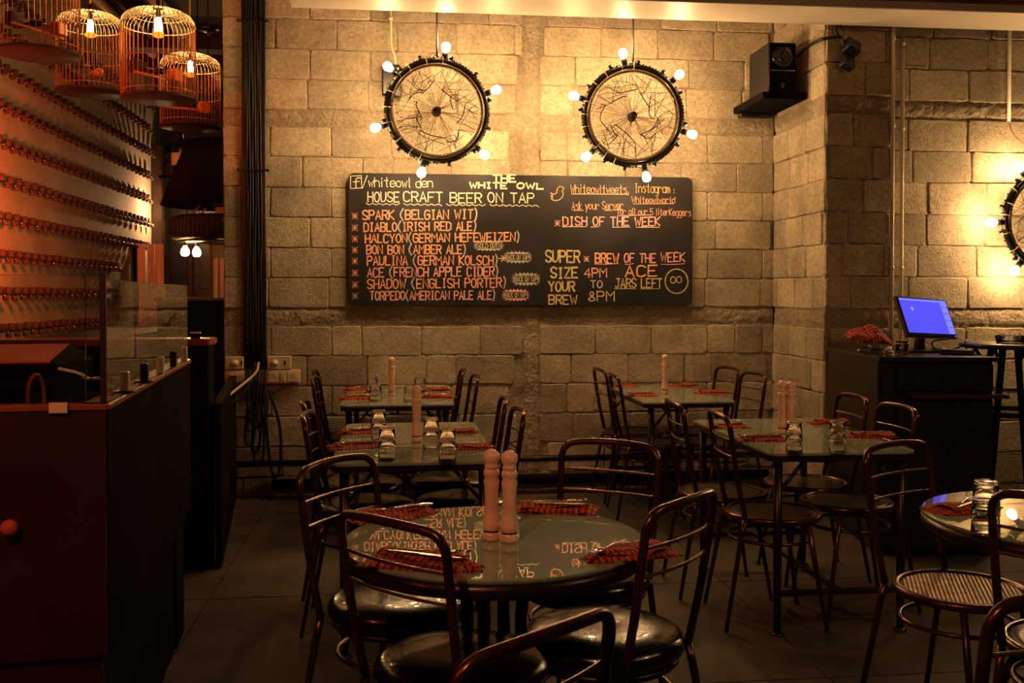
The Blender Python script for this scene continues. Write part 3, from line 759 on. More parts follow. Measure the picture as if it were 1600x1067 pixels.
# ============================================================ CHAIRS
def chair(name, label, kind):
    t = thing(name, label, 'chair')
    def leg(x, y, x2, y2): return MB().tube([(x, y, .45), (x + (x2 - x) * .4, y + (y2 - y) * .4, .27), (x2, y2, .006)], [.011, .011, .008], 10).lathe([(.012, 0), (.012, .01)], (x2, y2, 0), 10)
    leg(-.155, .10, -.195, .17).build('leg', M['tube'], t); leg(.155, .10, .195, .17).build('leg', M['tube'], t)
    for s in (-1, 1): MB().tube([(s * .163, -.160, .46), (s * .166, -.175, .40), (s * .19, -.245, .006)], [.011, .011, .0085], 10).build('leg', M['tube'], t)
    top = [(-.163, -.160, .46), (-.168, -.195, .62), (-.174, -.232, .87), (-.06, -.254, .88), (.06, -.254, .88), (.174, -.232, .87), (.168, -.195, .62), (.163, -.160, .46)]
    MB().tube(fillet(top, .055, 6), .0112, 10).build('back_frame', M['tube'], t)
    for z, y in ((.785, -.222), (.715, -.212)):
        MB().tube(chaikin([(-.170, y + .002, z), (-.06, y - .018, z), (.06, y - .018, z), (.170, y + .002, z)], 2), .0045, 8).build('back_bar', M['bar_thin'], t)
    MB().tube([(.172 * math.cos(a), .172 * math.sin(a) - .01, .355) for a in [2 * PI * i / 32 for i in range(32)]], .0075, 8, closed=True).build('ring_stretcher', M['tube'], t)
    if kind == 'cushion':
        MB().lathe([(.0001, .435), (.19, .435), (.197, .442), (.197, .452), (.0001, .452)], seg=40).build('seat', M['tube_dark'], t)
        MB().lathe([(.0001, .4535), (.180, .4535), (.203, .462), (.212, .480), (.206, .500), (.185, .513), (.12, .521), (.05, .5205), (.0001, .518)], seg=48,
                   wob=lambda k, i: .012 * math.sin(k * .8 + i)).build('cushion', M['cushion'], t)
    else:
        MB().lathe_closed([(.178, .438), (.200, .438), (.205, .447), (.205, .456), (.199, .463), (.182, .463)], (0, 0, 0), 48).build('seat_rim', M['tube'], t)
        if kind == 'plate':
            MB().lathe([(.0001, .446), (.18, .448), (.182, .460), (.15, .457), (.0001, .455)], seg=40).build('seat', M['plate'], t)
        else:
            MB().lathe([(.0001, .446), (.18, .446), (.18, .452), (.0001, .452)], seg=40).build('seat', M['plate'], t)
            mb = MB(); n = 34
            for k in range(n):
                x = -.176 + .352 * (k + .5) / n; L = math.sqrt(.180 ** 2 - x * x); q0 = -int(L / .008); m_ = -2 * q0
                pts = [(x, (q0 + i) * .008, .4535 + (.0024 if (q0 + i + k) % 2 else 0)) for i in range(m_ + 1)]
                mb.tube(pts, .0031, 4, caps=False)
            mb.build('woven_seat', M['cane'], t, kind='stuff')
    return t
proto = {'cushion': chair('dining_chair', 'x', 'cushion'), 'plate': chair('dining_chair', 'x', 'plate'), 'cane': chair('dining_chair', 'x', 'cane')}
used = set(); KD = kids()
def put(kind, x, y, fx, fy, label, group):
    rz = math.atan2(fy, fx) - PI / 2
    p = proto[kind]
    if kind not in used: used.add(kind); o = p; o.location = (x, y, 0); o.rotation_euler = (0, 0, rz); o['label'] = label; o['group'] = group
    else: o = copy_tree(p, None, KD, (x, y, 0), rz, label, group)
    return o
g1 = 'tubular chairs around the front round table'
put('cushion', .0, 2.875, .806, -.592, 'bronze tube chair with black cushion, left rear of the front round table', g1)
put('cushion', .145, 2.375, .73, .68, 'bronze tube chair with its back over the left front of the round table', g1)
put('cushion', .575, 3.08, -.54, -.84, 'bronze tube chair facing the camera behind the front round table', g1)
put('cushion', .525, 2.53, -.72, .70, 'bronze tube chair with black cushion at the right side of the front round table', g1)
put('cushion', .060, 1.64, -.64, .77, 'nearest bronze chair back, cut off by the bottom edge in the middle', g1)
g2 = 'tubular chairs around the right-hand round table'
put('cane', 1.752, 2.925, .466, -.885, 'bronze tube chair with a woven seat catching the light, by the right-hand round table', g2)
put('plate', 1.80, 2.42, .74, .67, 'tube chair back in front of the tumblers on the right-hand round table', g2)
put('plate', 1.052, 1.785, -.30, .95, 'tube chair cut off by the bottom right corner of the picture', g2)
g3 = 'tubular chairs at the rectangular tables'
put('plate', -.31, 6.55, 1, .03, 'tube chair nearest the wall sockets, at left side of the left wall table', g3)
put('plate', -.27, 6.03, 1, -.03, 'tube chair at left side of the left wall table, nearer the camera', g3)
put('plate', .17, 6.55, -1, .02, 'tube chair at right side of the left wall table, nearer the wall', g3)
put('plate', .22, 6.05, -1, -.04, 'tube chair at right side of the left wall table, nearer the camera', g3)
put('cushion', -.20, 4.70, 1, .05, 'tube chair at left side of the middle left table, farther one', g3)
put('cushion', -.145, 4.20, 1, -.03, 'tube chair at left side of the middle left table, nearer one', g3)
put('cushion', .255, 4.72, -1, .04, 'tube chair at right side of the middle left table, farther one', g3)
put('cushion', .272, 4.25, -1, -.03, 'tube chair at right side of the middle left table, nearer one', g3)
put('plate', 1.565, 6.56, 1, .04, 'tube chair at left side of the right wall table, nearer the wall', g3)
put('plate', 1.565, 6.08, 1, -.05, 'tube chair at left side of the right wall table, nearer the camera', g3)
put('plate', 1.985, 6.52, -1, -.12, 'tube chair in the wall corner, right side of the wall table', g3)
put('plate', 1.985, 6.02, -1, -.10, 'tube chair at right side of the right wall table, nearer the camera', g3)
put('plate', 1.505, 4.50, 1, -.06, 'tube chair at left side of the table with two mills, farther one', g3)
put('plate', 1.575, 4.06, 1, -.08, 'tube chair at left side of the table with two mills, nearer one', g3)
put('plate', 1.985, 4.68, -1, .03, 'tube chair in front of the black cabinet, farther of two', g3)
put('plate', 1.985, 4.23, -1, .0, 'tube chair in front of the black cabinet, nearer of two', g3)

# ============================================================ TABLEWARE
zt = TZ + .0006
def mill(label, p, h=.245, lean=0, ring=True, group='wooden pepper mills'):
    t = thing('pepper_mill', label, 'mill', (p.x, p.y, zt), random.random() * 6, group); s = h / .245
    body = [(.0205, 0), (.0225, .004), (.0225, .020), (.0195, .022), (.0195, .026), (.0225, .028), (.0225, .040), (.0205, .060), (.0180, .085), (.0172, .110), (.0190, .140), (.0208, .155),
            (.0175, .163), (.0195, .168), (.0215, .175), (.0195, .182), (.017, .186)]
    MB().lathe([(a, b * s) for a, b in body], seg=28).build('body', M['wood'], t)
    MB().lathe_closed([(.0190, .0218 * s), (.0202, .0218 * s), (.0202, .0265 * s), (.0190, .0265 * s)], (0, 0, 0), 28).build('dark_ring', M['wood_dark'], t)
    MB().lathe([(.014, .1865 * s), (.0185, .190 * s), (.0180, .196 * s), (.0150, .200 * s), (.0200, .206 * s), (.0222, .216 * s), (.0200, .227 * s), (.011, .235 * s), (.0001, .238 * s)], seg=28).build('head', M['wood'], t)
    MB().lathe([(.0025, .236 * s), (.0025, .240 * s), (.004, .243 * s), (.003, .247 * s), (.0001, .249 * s)], seg=10).build('knob', M['steel'], t)
    return t
P = at(768, 843, z=zt); mill('left one of the two tall wooden mills on the front round table', P, .242)
P = at(796, 846, z=zt); mill('right one of the two tall wooden mills on the front round table', P, .242)
mill('reddish wooden mill on the middle left table among the tumblers', at(651, 690, z=zt), .25)
mill('pale wooden mill on the left wall table under the chalkboard', at(612, 618, z=zt), .25)
mill('pale wooden mill on the right wall table near the corner', at(1039, 615, z=zt), .26)
mill('left wooden mill of the pair on the table by the black cabinet', at(1222, 677, z=zt), .25)
mill('right wooden mill of the pair on the table by the black cabinet', at(1236, 678, z=zt), .25)
GL = MB()
def tum(h=.094, r0=.037, r1=.031, seg=20):     # mouth down: r0 at the table, base r1 on top
    wv = lambda k, i: .018 * math.cos(k * PI) * (1 if 1 <= i <= 5 else 0)
    return MB().lathe([(r0 - .0022, 0), (r0, 0.0005), (r0, .012), (r0 - .0010, .03), (r1 + .001, h - .016), (r1, h - .004), (r1 - .003, h), (.0001, h - .002)], seg=seg, wob=wv) \
        .lathe([(.0001, h - .012), (r1 - .004, h - .011), (r0 - .0035, .03), (r0 - .0022, 0)], seg=seg)
TUM = tum().mesh('tumbler', M['glass'])
def tumblers(px, py, where, n=2, s=1., p=None):
    p = p or at(px, py, z=zt)
    for k in range(n):
        o = link('tumbler', TUM, None, (p.x, p.y, zt + k * .050 * s), (0, 0, random.random() * 3), (s * (1 - .0 * k), s * (1 - .0 * k), s))
        tag(o, (('upturned clear tumbler ' if n == 1 else ('top tumbler of the stack ' if k else 'bottom tumbler of the stack ')) + where), 'glass', 'upturned tumblers on the tables')
def nestfix(): pass
tumblers(592, 688, 'at the rear left of the middle left table', 2, .92); tumblers(605, 720, 'at the front left of the middle left table', 2, .92)
tumblers(674, 703, 'right of the mill on the middle left table', 2, .92); tumblers(699, 722, 'front right of the middle left table', 2, .92)
tumblers(582, 613, 'far left on the left wall table', 1, 1.05); tumblers(587, 627, 'near left on the left wall table', 1, 1.05)
tumblers(641, 628, 'near right on the left wall table', 1, 1.05); tumblers(656, 613, 'far right on the left wall table', 1, 1.05)
tumblers(1241, 708, 'in front of the pair of mills', 2, .9); tumblers(1308, 707, 'right of the pair of mills near the napkins', 2, .9)
tumblers(1540, 833, 'on the right-hand round table', 2, .98)

def napkin_mesh(seed, point=True):
    rr = random.Random(seed); nx, ny = 16, 12; mb = MB()
    ph = [rr.uniform(0, 6) for _ in range(6)]
    def shape(u, v, layer):
        wdt = (.115 - .085 * max(0, u) ** 1.2) if point else .088 * (1 + .06 * math.sin(u * 3 + ph[0]))
        x = u * (.13 if point else .12) + .006 * math.sin(v * 3 + ph[1]); y = v * wdt / 1.25 * .78 + .006 * math.sin(u * 4 + ph[2])
        if layer:
            e = (1 - u ** 4) * (1 - v ** 4) if True else 1
            z = .002 + .012 * e ** .75 + .0028 * math.sin(7 * v + 2.5 * u + ph[3]) * e + .003 * math.sin(5 * u + ph[4]) * e + .006 * max(0, u) * e * math.cos(9 * v)
        else: z = 0
        return (x, y, z)
    vs = [shape(2 * i / nx - 1, 2 * k / ny - 1, L) for L in (1, 0) for i in range(nx + 1) for k in range(ny + 1)]; fs = []
    o = (nx + 1) * (ny + 1)
    for i in range(nx):
        for k in range(ny):
            a = i * (ny + 1) + k; fs += [(a, a + ny + 1, a + ny + 2, a + 1), (o + a, o + a + 1, o + a + ny + 2, o + a + ny + 1)]
    for i in range(nx):
        for k in (0, ny):
            a = i * (ny + 1) + k; fs.append((a, a + ny + 1, o + a + ny + 1, o + a))
    for k in range(ny):
        for i in (0, nx):
            a = i * (ny + 1) + k; fs.append((a, a + 1, o + a + 1, o + a))
    mb.add(vs, fs, True); return mb.mesh('napkin', M['plaid'])
def flap_mesh(seed):
    rr = random.Random(seed); mb = MB(); n = 10; vs = []; fs = []
    for i in range(n + 1):
        u = i / n
        for k in range(7):
            v = k / 6 * 2 - 1; e = 1 - v * v
            vs.append((-.10 + .19 * u, v * (.052 - .025 * u) + .015 * math.sin(u * 3), .0135 + .010 * e + .003 * math.sin(u * 9 + seed)))
    for i in range(n):
        for k in range(6): a = i * 7 + k; fs.append((a, a + 7, a + 8, a + 1))
    mb.add(vs, fs, True); return mb.mesh('folded_flap', M['plaid'])
NP = [napkin_mesh(1), napkin_mesh(2, False), napkin_mesh(3), napkin_mesh(4, False)]; FL = [flap_mesh(k) for k in range(4)]
KN = MB().slab([(-.09, -.006), (-.01, -.004), (.0, -.008), (.06, -.009), (.088, -.004), (.092, .003), (.06, .005), (0, .005), (-.01, .004), (-.09, .006)], 0, .0026, bev=.0008).mesh('table_knife', M['steel'])
def fork_mesh():
    mb = MB().tube([(-.09, 0, .002), (-.03, 0, .004), (.03, 0, .003), (.05, 0, .006)], [.0055, .003, .003, .007], 8, M=Matrix.Diagonal((1, 1, .55, 1)))
    mb.box((.054, 0, .0035), (.012, .019, .0018))
    for k in range(4): mb.tube([(.058, -.0078 + .0052 * k, .0035), (.078, -.0078 + .0052 * k, .004), (.095, -.0078 + .0052 * k, .0065)], .0013, 5)
    return mb.mesh('table_fork', M['steel'])
FK = fork_mesh()
SP = MB().tube([(-.09, 0, .003), (-.02, 0, .005), (.04, 0, .004)], [.005, .003, .003], 8).sphere((.062, 0, .005), .02, 16, 8, (1.35, .8, .22)).mesh('table_spoon', M['steel'])
def place(px, py, ang_, where, kind=0, s=1., tools='kf', ca=.25, cofs=(0, 0)):
    p = at(px, py, z=zt); a = R(ang_)
    t = thing('napkin', 'red plaid cloth napkin ' + where, 'napkin', (p.x, p.y, zt), a, 'red plaid napkins on the tables')
    t.scale = (s, s, s)
    link('cloth', NP[kind], t); link('folded_flap', FL[kind], t, rot=(0, 0, .1))
    nm = {'k': ('table_knife', KN, 'knife'), 'f': ('table_fork', FK, 'fork'), 's': ('table_spoon', SP, 'spoon')}
    for i, c in enumerate(tools):
        n_, me, w_ = nm[c]; b = a + ca + (.12 if i else -.08)
        off = Vector((cofs[0] * s, (cofs[1] + (-.012 + .024 * i)) * s, 0)); off.rotate(Euler((0, 0, a)))
        tag(link(n_, me, None, (p.x + off.x, p.y + off.y, zt + .0215 * s + .001 * i), (0, 0, b), (s, s, s)), 'steel %s lying on the napkin %s' % (w_, where), 'cutlery', 'cutlery on the napkins')
place(615, 806, 20, 'at the rear left of the front round table', 0, 1.0, 's', .15, (.03, 0))
place(665, 880, -28, 'at the near left of the front round table', 2, 1.12, 'kf', .05)
place(868, 797, -14, 'at the rear right of the front round table', 1, 1.02, 'kf', .05)
place(980, 866, 200, 'at the right of the front round table', 0, .95, 'f', .6, (.05, .0))
place(562, 676, 5, 'at the rear left of the middle left table', 1, .85); place(560, 698, 8, 'at the near left of the middle left table', 2, .95)
place(713, 675, 172, 'at the rear right of the middle left table', 1, .85); place(728, 700, 176, 'at the near right of the middle left table', 3, .95)
place(560, 609, 4, 'at the far left of the left wall table', 1, .85, 's'); place(556, 623, 0, 'at the near left of the left wall table', 3, .9)
place(680, 610, 175, 'at the far right of the left wall table', 1, .85); place(683, 621, 170, 'at the near right of the left wall table', 3, .95)
place(975, 603, 5, 'at the far left of the right wall table', 1, .8, 'k'); place(1003, 618, -4, 'at the near left of the right wall table', 3, .85, 'k')
place(1068, 603, 176, 'at the far right of the right wall table', 1, .85); place(1112, 614, 172, 'at the near right of the right wall table', 3, .9, '')
place(1135, 667, 0, 'at the far left of the table by the cabinet', 1, .85); place(1190, 687, -6, 'at the near left of the table by the cabinet', 3, .95)
place(1296, 661, 178, 'at the far right of the table by the cabinet', 1, .85, 'k'); place(1360, 682, 172, 'at the near right of the table by the cabinet', 3, .95)
place(1510, 796, 12, 'on the right-hand round table', 0, .92, 'kf', .5)
# ============================================================ RIGHT SIDE
sh = thing('speaker_shelf', 'thick black shelf board fixed in the wall corner under the speaker', 'shelf', (2.51, 6.575, 2.685))
MB().box((0, 0, 0), (.30, .58, .045), bev=.004).build('board', M['matte'], sh)
MB().box((0, .25, -.04), (.24, .06, .03), bev=.004).build('bracket', M['black'], sh)
sp = thing('loudspeaker', 'black two-way loudspeaker standing on the corner shelf', 'speaker', (2.505, 6.50, 2.708))
MB().box((0, 0, .165), (.19, .36, .33), bev=.006).build('cabinet', M['black'], sp)
RXm = Matrix.Rotation(PI / 2, 4, 'X')
MB().box((0, -.182, .165), (.178, .008, .318), bev=.003).build('baffle', M['matte'], sp)
w1 = MB().lathe([(.068, 0), (.072, .004), (.068, .010), (.062, .008), (.03, -.006 + .014), (.018, .012), (.0001, .020)], (0, -.184, .235), 28, RXm).build('woofer', M['cushion'], sp)
MB().sphere((0, -.194, .235), .022, 14, 8, (1, .5, 1)).build('dust_cap', M['cushion'], w1)
MB().box((0, -.187, .145), (.17, .003, .0035)).build('trim_line', M['rim'], sp)
MB().tube([(-.0935, -.186, .0), (-.0935, -.186, .145)], .0014, 4).build('edge_line', M['rim'], sp)
MB().lathe_closed([(.008, 0), (.010, 0), (.010, .003), (.008, .003)], (0, -.186, .055), 16, RXm).build('emblem', M['rim'], sp)
MB().box((0, -.187, .035), (.022, .003, .003)).build('emblem_bar', M['rim'], sp)
spt = thing('spot_lamp', 'small black swivelling spot lamp hanging beside the pier', 'lamp', at(1330, 88, Y=5.95))
Mt = Euler((R(-28), R(24), R(12))).to_matrix().to_4x4()
MB().box((0, 0, .055), (.10, .07, .09), Mt, bev=.006).build('housing', M['black'], spt)
MB().box((-.03, -.01, -.045), (.085, .06, .075), Mt, bev=.006).build('lamp_head', M['black'], spt)
MB().box((-.036, -.045, -.05), (.07, .006, .06), Mt).build('lens', M['lacquer'], spt)
MB().tube([(-.05, .02, .10), (-.09, .03, .16), (-.09, .03, .20), (-.06, .03, .25), (-.06, .03, 3.06 - spt.location.z)], .010, 8).build('arm', M['cable'], spt)
tag(MB().tube(chaikin([at(1246, 88, Y=6.45), at(1262, 72, Y=6.3), at(1280, 62, Y=5.98), at(1300, 58, Y=5.96), at(1315, 57, Y=5.95), at(1319, 70, Y=5.95)], 3), .011, 8).build('cable', M['cable']),
    'thick black cable looping from the loudspeaker to the spot lamp', 'cable')
# conduits at the edge of the pier
for px, lab in ((1394, 'left one of two pale vertical conduits at the pier edge'), (1409, 'right one of two pale vertical conduits at the pier edge')):
    x = at(px, 300, Y=5.988 if px < 1400 else 6.10).x
    c = thing('conduit_pipe', lab, 'pipe', (x, 5.988 if px < 1400 else 6.10, 0), 0, 'pale vertical conduits')
    MB().tube([(0, 0, .02), (0, 0, 4.1)], .0125, 12).build('pipe', M['conduit'], c)
    for z in (.7, 1.55, 2.45, 3.0): MB().lathe_closed([(.0125, -.012), (.0165, -.012), (.0165, .012), (.0125, .012)], (0, 0, z), 14).build('clip', M['conduit'], c)
c = thing('conduit_pipe', 'thin conduit coming down to the right-hand wheel light', 'pipe', (at(1577, 120, Y=6.10).x, 6.10, 0), 0)
MB().tube([(0, 0, at(1577, 190, Y=6.1).z), (0, 0, 4.1)], .011, 10).build('pipe', M['conduit'], c)
z0 = at(1577, 190, Y=6.1).z
MB().tube(chaikin([(0, 0, z0), (.01, -.02, z0 - .08), (.07, -.06, z0 - .16), (.2, -.15, z0 - .25), (.26, -.22, z0 - .3)], 2), .003, 6).build('red_lead', M['redwire'], c)
# small conduit and junction box behind the left wheel
jb = thing('junction_box', 'black junction box with a thin conduit behind the left wheel light', 'box', (at(611, 125, Y=6.85).x, 6.85, at(611, 125, Y=6.85).z))
MB().box((0, 0, 0), (.12, .07, .20), bev=.008).build('box', M['black'], jb)
MB().box((.02, -.01, -.075), (.10, .06, .09), bev=.006).build('plug', M['black'], jb)
MB().tube(chaikin([(.03, -.02, .1), (.03, -.02, .15), (.0, .0, .23), (.0, .0, .30), (.0, .0, 1.4)], 2), .008, 8).build('conduit', M['conduit'], jb)
MB().lathe_closed([(.008, -.01), (.014, -.01), (.014, .01), (.008, .01)], (0, 0, .42), 12).build('clip', M['conduit'], jb)

# service cabinet
cz = 1.05
ca = thing('service_cabinet', 'black service cabinet carrying the blue screen, against the right wall', 'cabinet', (2.52, 4.98, 0), R(-8))
MB().box((.29, .46, .52), (.60, .90, 1.02), bev=.005).build('body', M['lacquer'], ca)
MB().box((.30, .45, cz - .012), (.63, .94, .024), bev=.003).build('worktop', M['lacquer'], ca)
d = MB().box((.335, -.002, .94), (.50, .02, .14), bev=.004).build('drawer', M['lacquer'], ca)
MB().box((.40, -.01, .845), (.50, .09, .018), bev=.003).build('pull_out_tray', M['redwood'], ca)
dd = MB().box((.335, -.002, .46), (.50, .02, .72), bev=.004).build('door', M['lacquer'], ca)
MB().sphere((.19, -.022, .74), .012, 12, 8).build('knob', M['rim'], dd)
MB().box((.30, .4, .02), (.56, .8, .04)).build('plinth', M['matte'], ca)
# monitor
mp = at(1446, 497, Y=5.33)
mo = thing('monitor', 'monitor with a bright blue screen leaning back on the black cabinet', 'monitor', (mp.x, mp.y, cz + .001))
hz = mp.z - cz
Mm = Euler((R(-24), R(3), R(22))).to_matrix().to_4x4()
Tm = Matrix.Translation((0, 0, hz)) @ Mm
def onm(mb_args, name, m, par, c=(0, 0, 0), b=0): return MB().box((0, 0, 0), mb_args, bev=b).build(name, m, par)
sc_ = MB().add([], []); 
def mbox(c, d, name, m, par, bev=0):
    mb = MB().box(c, d, bev=bev); mb.v = [tuple(Tm @ Vector(v)) for v in mb.v]; return mb.build(name, m, par)
bz = mbox((0, 0, 0), (.415, .030, .245), 'bezel', M['black'], mo, .006)
mbox((-.002, -.0165, .004), (.385, .002, .210), 'screen', M['screen'], mo)
for k in range(5): mbox((.165, -.0185, .088 - .042 * k), (.050, .002, .036), 'screen_button', M['screen2'], mo)
mbox((-.02, -.0182, .100), (.345, .0015, .010), 'title_bar', M['screen2'], mo)
mb = MB().lathe([(.011, 0), (.011, .001)], (0, 0, 0), 16, Matrix.Translation((-.115, -.0182, .045)) @ RXm); mb.v = [tuple(Tm @ Vector(v)) for v in mb.v]; mb.build('screen_dot', M['screen2'], mo)
mbox((.185, -.0172, -.113), (.006, .004, .006), 'power_light', M['screen2'], mo)
MB().box((.0, .05, .006), (.22, .17, .012), bev=.004).build('foot', M['black'], mo)
MB().tube([(0, .06, .01), (0, .06, .06), (0, .03, hz - .02)], [.035, .028, .03], 10).build('neck', M['black'], mo)
# on the cabinet
def oncab(px, py): return at(px, py, z=cz + .002)
def carafe(px, py, lab, s=1., tilt=None):
    p = oncab(px, py); prof = [(.030, 0), (.036, .006), (.037, .05), (.030, .075), (.016, .095), (.015, .13), (.018, .145), (.0165, .145), (.0135, .13), (.0145, .096), (.028, .074), (.034, .05), (.033, .01), (.0001, .008)]
    o = MB().lathe([(a * s, b * s) for a, b in prof], seg=24).build('carafe', M['glass'], None, p); tag(o, lab, 'carafe', 'clear glassware on the black cabinet')
    if tilt: o.rotation_euler = tilt; o.location.z += .038 * s
    return o
carafe(1349, 548, 'clear narrow glass carafe at the left end of the black cabinet', 1.0)
carafe(1368, 551, 'clear glass carafe beneath the plaid cloth on the black cabinet', .85)
o = link('tumbler', TUM, None, oncab(1388, 556)); tag(o, 'clear tumbler beside the orange drink on the black cabinet', 'glass')
o.location.z -= .0; o.scale = (.8, .8, .6)
p = oncab(1409, 553)
j = thing('drink_glass', 'short glass of orange drink in front of the monitor', 'glass', p)
MB().lathe([(.031, 0), (.037, .070), (.0355, .070), (.030, .006), (.0001, .005)], seg=24).build('glass', M['glass'], j)
MB().lathe([(.029, .0065), (.0345, .058), (.0001, .058)], seg=24).build('juice', M['juice'], j)
# cloth thrown over the carafes
def cloth(name, label, pts_w, nx=26, ny=18):
    rr = random.Random(5); vs = []; fs = []
    a, b, c_, d_ = [Vector(p) for p in pts_w]
    for i in range(nx + 1):
        for k in range(ny + 1):
            u, v = i / nx, k / ny
            p = (a * (1 - u) + b * u) * (1 - v) + (d_ * (1 - u) + c_ * u) * v
            p.z += .085 * (math.sin(PI * u) * math.sin(PI * v)) ** .6 + .010 * math.sin(11 * u + 3 * v) + .008 * math.sin(15 * v + 2 * u) + .02 * math.sin(3 * u) * (v - .5)
            vs.append(tuple(p))
    for i in range(nx):
        for k in range(ny): q = i * (ny + 1) + k; fs.append((q, q + ny + 1, q + ny + 2, q + 1))
    o = MB().add(vs, fs, True).build(name, M['plaid']); so = o.modifiers.new('s', 'SOLIDIFY'); so.thickness = .003
    return tag(o, label, 'cloth')
c0 = oncab(1352, 548)
cloth('plaid_cloth', 'red plaid cloth draped over the carafes beside the monitor', [(2.50, 5.30, 1.125), (2.74, 5.25, 1.10), (2.82, 5.48, 1.09), (2.58, 5.56, 1.13)])
# black things on the right of the cabinet top
p = Vector((3.06, 5.36, cz + .0005)); ms = thing('computer_mouse', 'black computer mouse on the right of the cabinet top', 'mouse', p, .6)
MB().sphere((0, 0, .012), .03, 16, 10, (1, 1.7, .5)).build('shell', M['black'], ms); MB().sphere((0, .03, .026), .006, 8, 6).build('wheel', M['rim'], ms)
p = Vector((3.03, 5.12, cz + .0005)); kb = thing('card_reader', 'low black card terminal lying by the computer mouse', 'terminal', p, .9)
MB().box((0, 0, .014), (.09, .17, .026), bev=.006).build('body', M['black'], kb); MB().box((0, .04, .0275), (.06, .05, .002)).build('display', M['lacquer'], kb)
tag(MB().tube(chaikin([mp + Vector((.17, .03, -.12)), (2.98, 5.30, 1.12), (3.02, 5.35, 1.07), (3.06, 5.25, 1.058), (3.12, 5.2, 1.10), (3.17, 5.25, 1.13), (3.2, 5.35, 1.09)], 3), .005, 6).build('cable', M['cable']),
    'black cables bunched behind the monitor on the cabinet', 'cable')
# high table
ht = thing('high_table', 'round black high table with splayed legs at the right edge', 'table', (3.38, 5.18, 0), .3)
MB().lathe([(.0001, 1.082), (.25, 1.082), (.262, 1.088), (.262, 1.102), (.255, 1.108), (.0001, 1.108)], seg=48).build('table_top', M['lacquer'], ht)
for k in range(4):
    a = R(18) + k * PI / 2; u = Vector((math.cos(a), math.sin(a), 0))
    l = MB().tube([u * .10 + Vector((0, 0, 1.08)), u * .30 + Vector((0, 0, .005))], [.019, .015], 10).build('leg', M['matte'], ht)
    MB().tube([u * .12 + Vector((0, 0, .97)), u * .20 + Vector((0, 0, 1.08))], .010, 6).build('brace', M['matte'], l)
MB().tube([(.195 * math.cos(a), .195 * math.sin(a), .725) for a in [2 * PI * i / 32 for i in range(32)]], .014, 8, closed=True).build('foot_ring', M['matte'], ht)
p = Vector((3.36, 5.14, 1.109)); tr = thing('sachet_box', 'clear round tub of pink sachets on the high table', 'tub', p)
MB().lathe([(.075, 0), (.085, .045), (.083, .045), (.073, .004), (.0001, .003)], seg=28).build('tub', M['glass'], tr)
for k in range(9):
    a = k * .7; MB().box((.04 * math.cos(a), .04 * math.sin(a), .030), (.028, .004, .045), Euler((.2 * math.sin(k * 2.), .25 * math.cos(k), a)).to_matrix().to_4x4()).build('sachet', M['pink'], tr)

# ============================================================ LEFT END OF THE BLOCK WALL
def P3(px, py, Y): return at(px, py, Y=Y)
x0, x1 = P3(378, 300, 6.84).x, P3(414, 300, 6.84).x
tk = thing('cable_trunking', 'tall black cable trunking full of cables on the left of the block wall', 'trunking', ((x0 + x1) / 2, 6.86, 0))
tw = x1 - x0; zb = P3(378, 578, 6.84).z
MB().box((0, .02, (zb + 4.1) / 2), (tw, .012, 4.1 - zb)).build('backing', M['matte'], tk)
for s in (-1, 1):
    MB().box((s * (tw / 2 - .012), .013, (zb + 4.1) / 2), (.030, .020, 4.1 - zb), bev=.004).build('side_channel', M['lacquer'], tk)
for k in range(6):
    x = -.045 + .018 * k; rr = random.Random(k)
    MB().tube([(x + rr.uniform(-.004, .004), .006 + rr.uniform(-.004, .004), zb + (4.1 - zb) * i / 14) for i in range(15)], .0075, 7).build('cable', M['cable'], tk)
for z in (P3(0, 20, 6.84).z, P3(0, 260, 6.84).z): MB().box((0, -.012, z), (tw + .06, .01, .014), bev=.003).build('strap', M['black'], tk)
for z in (P3(0, 20, 6.84).z, P3(0, 260, 6.84).z):
    for s in (-1, 1): MB().sphere((s * (tw / 2 + .02), -.015, z), .012, 10, 6).build('bolt', M['black'], tk)
def plate(label, px0, px1, py0, py1, items):
    a, b = P3(px0, py0, 6.865), P3(px1, py1, 6.865); wd, hh = b.x - a.x, a.z - b.z
    t = thing('socket_plate', label, 'socket', ((a.x + b.x) / 2, 6.865, (a.z + b.z) / 2), 0, 'cream socket plates')
    MB().box((0, 0, 0), (wd, .034, hh), bev=.005).build('plate', M['plastic'], t)
    for kind, u in items:
        x = (u - .5) * wd
        if kind == 'switch': MB().box((x, -.020, 0), (.030, .010, hh * .62), Matrix.Rotation(R(5), 4, 'X'), bev=.002).build('switch', M['plastic2'], t)
        elif kind == 'dial':
            MB().lathe([(.024, 0), (.022, .012), (.016, .014), (.014, .028), (.0001, .030)], (x, -.017, 0), 20, RXm).build('dial', M['plastic2'], t)
        elif kind == 'usb': MB().box((x, -.018, 0), (.010, .004, .03), bev=.001).build('port', M['black'], t)
        else:
            s_ = MB().box((x, -.018, 0), (hh * .72, .004, hh * .72), bev=.002).build('socket_face', M['plastic2'], t)
            for dx, dz in ((0, .014), (-.011, -.008), (.011, -.008), (-.007, .006), (.007, .006)):
                MB().lathe([(.0032, 0), (.0032, .0016)], (x + dx, -.020, dz), 8, RXm).build('pin_hole', M['black'], s_)
plate('cream switch plate with a dial, just left of the trunking', 352, 381, 557, 577, [('dial', .55), ('usb', .9)])
plate('cream switch plate with a dial and a port, just right of the trunking', 418, 455, 556, 577, [('dial', .32), ('usb', .75)])
plate('leftmost cream socket strip under the trunking', 352, 384, 579, 600, [('switch', .3), ('socket', .75)])
plate('short cream socket strip between the black cables', 386, 414, 579, 600, [('switch', .55)])
plate('longest cream socket strip, right of the black cables', 416, 469, 578, 599, [('socket', .22), ('switch', .5), ('socket', .78)])
rr = random.Random(21)
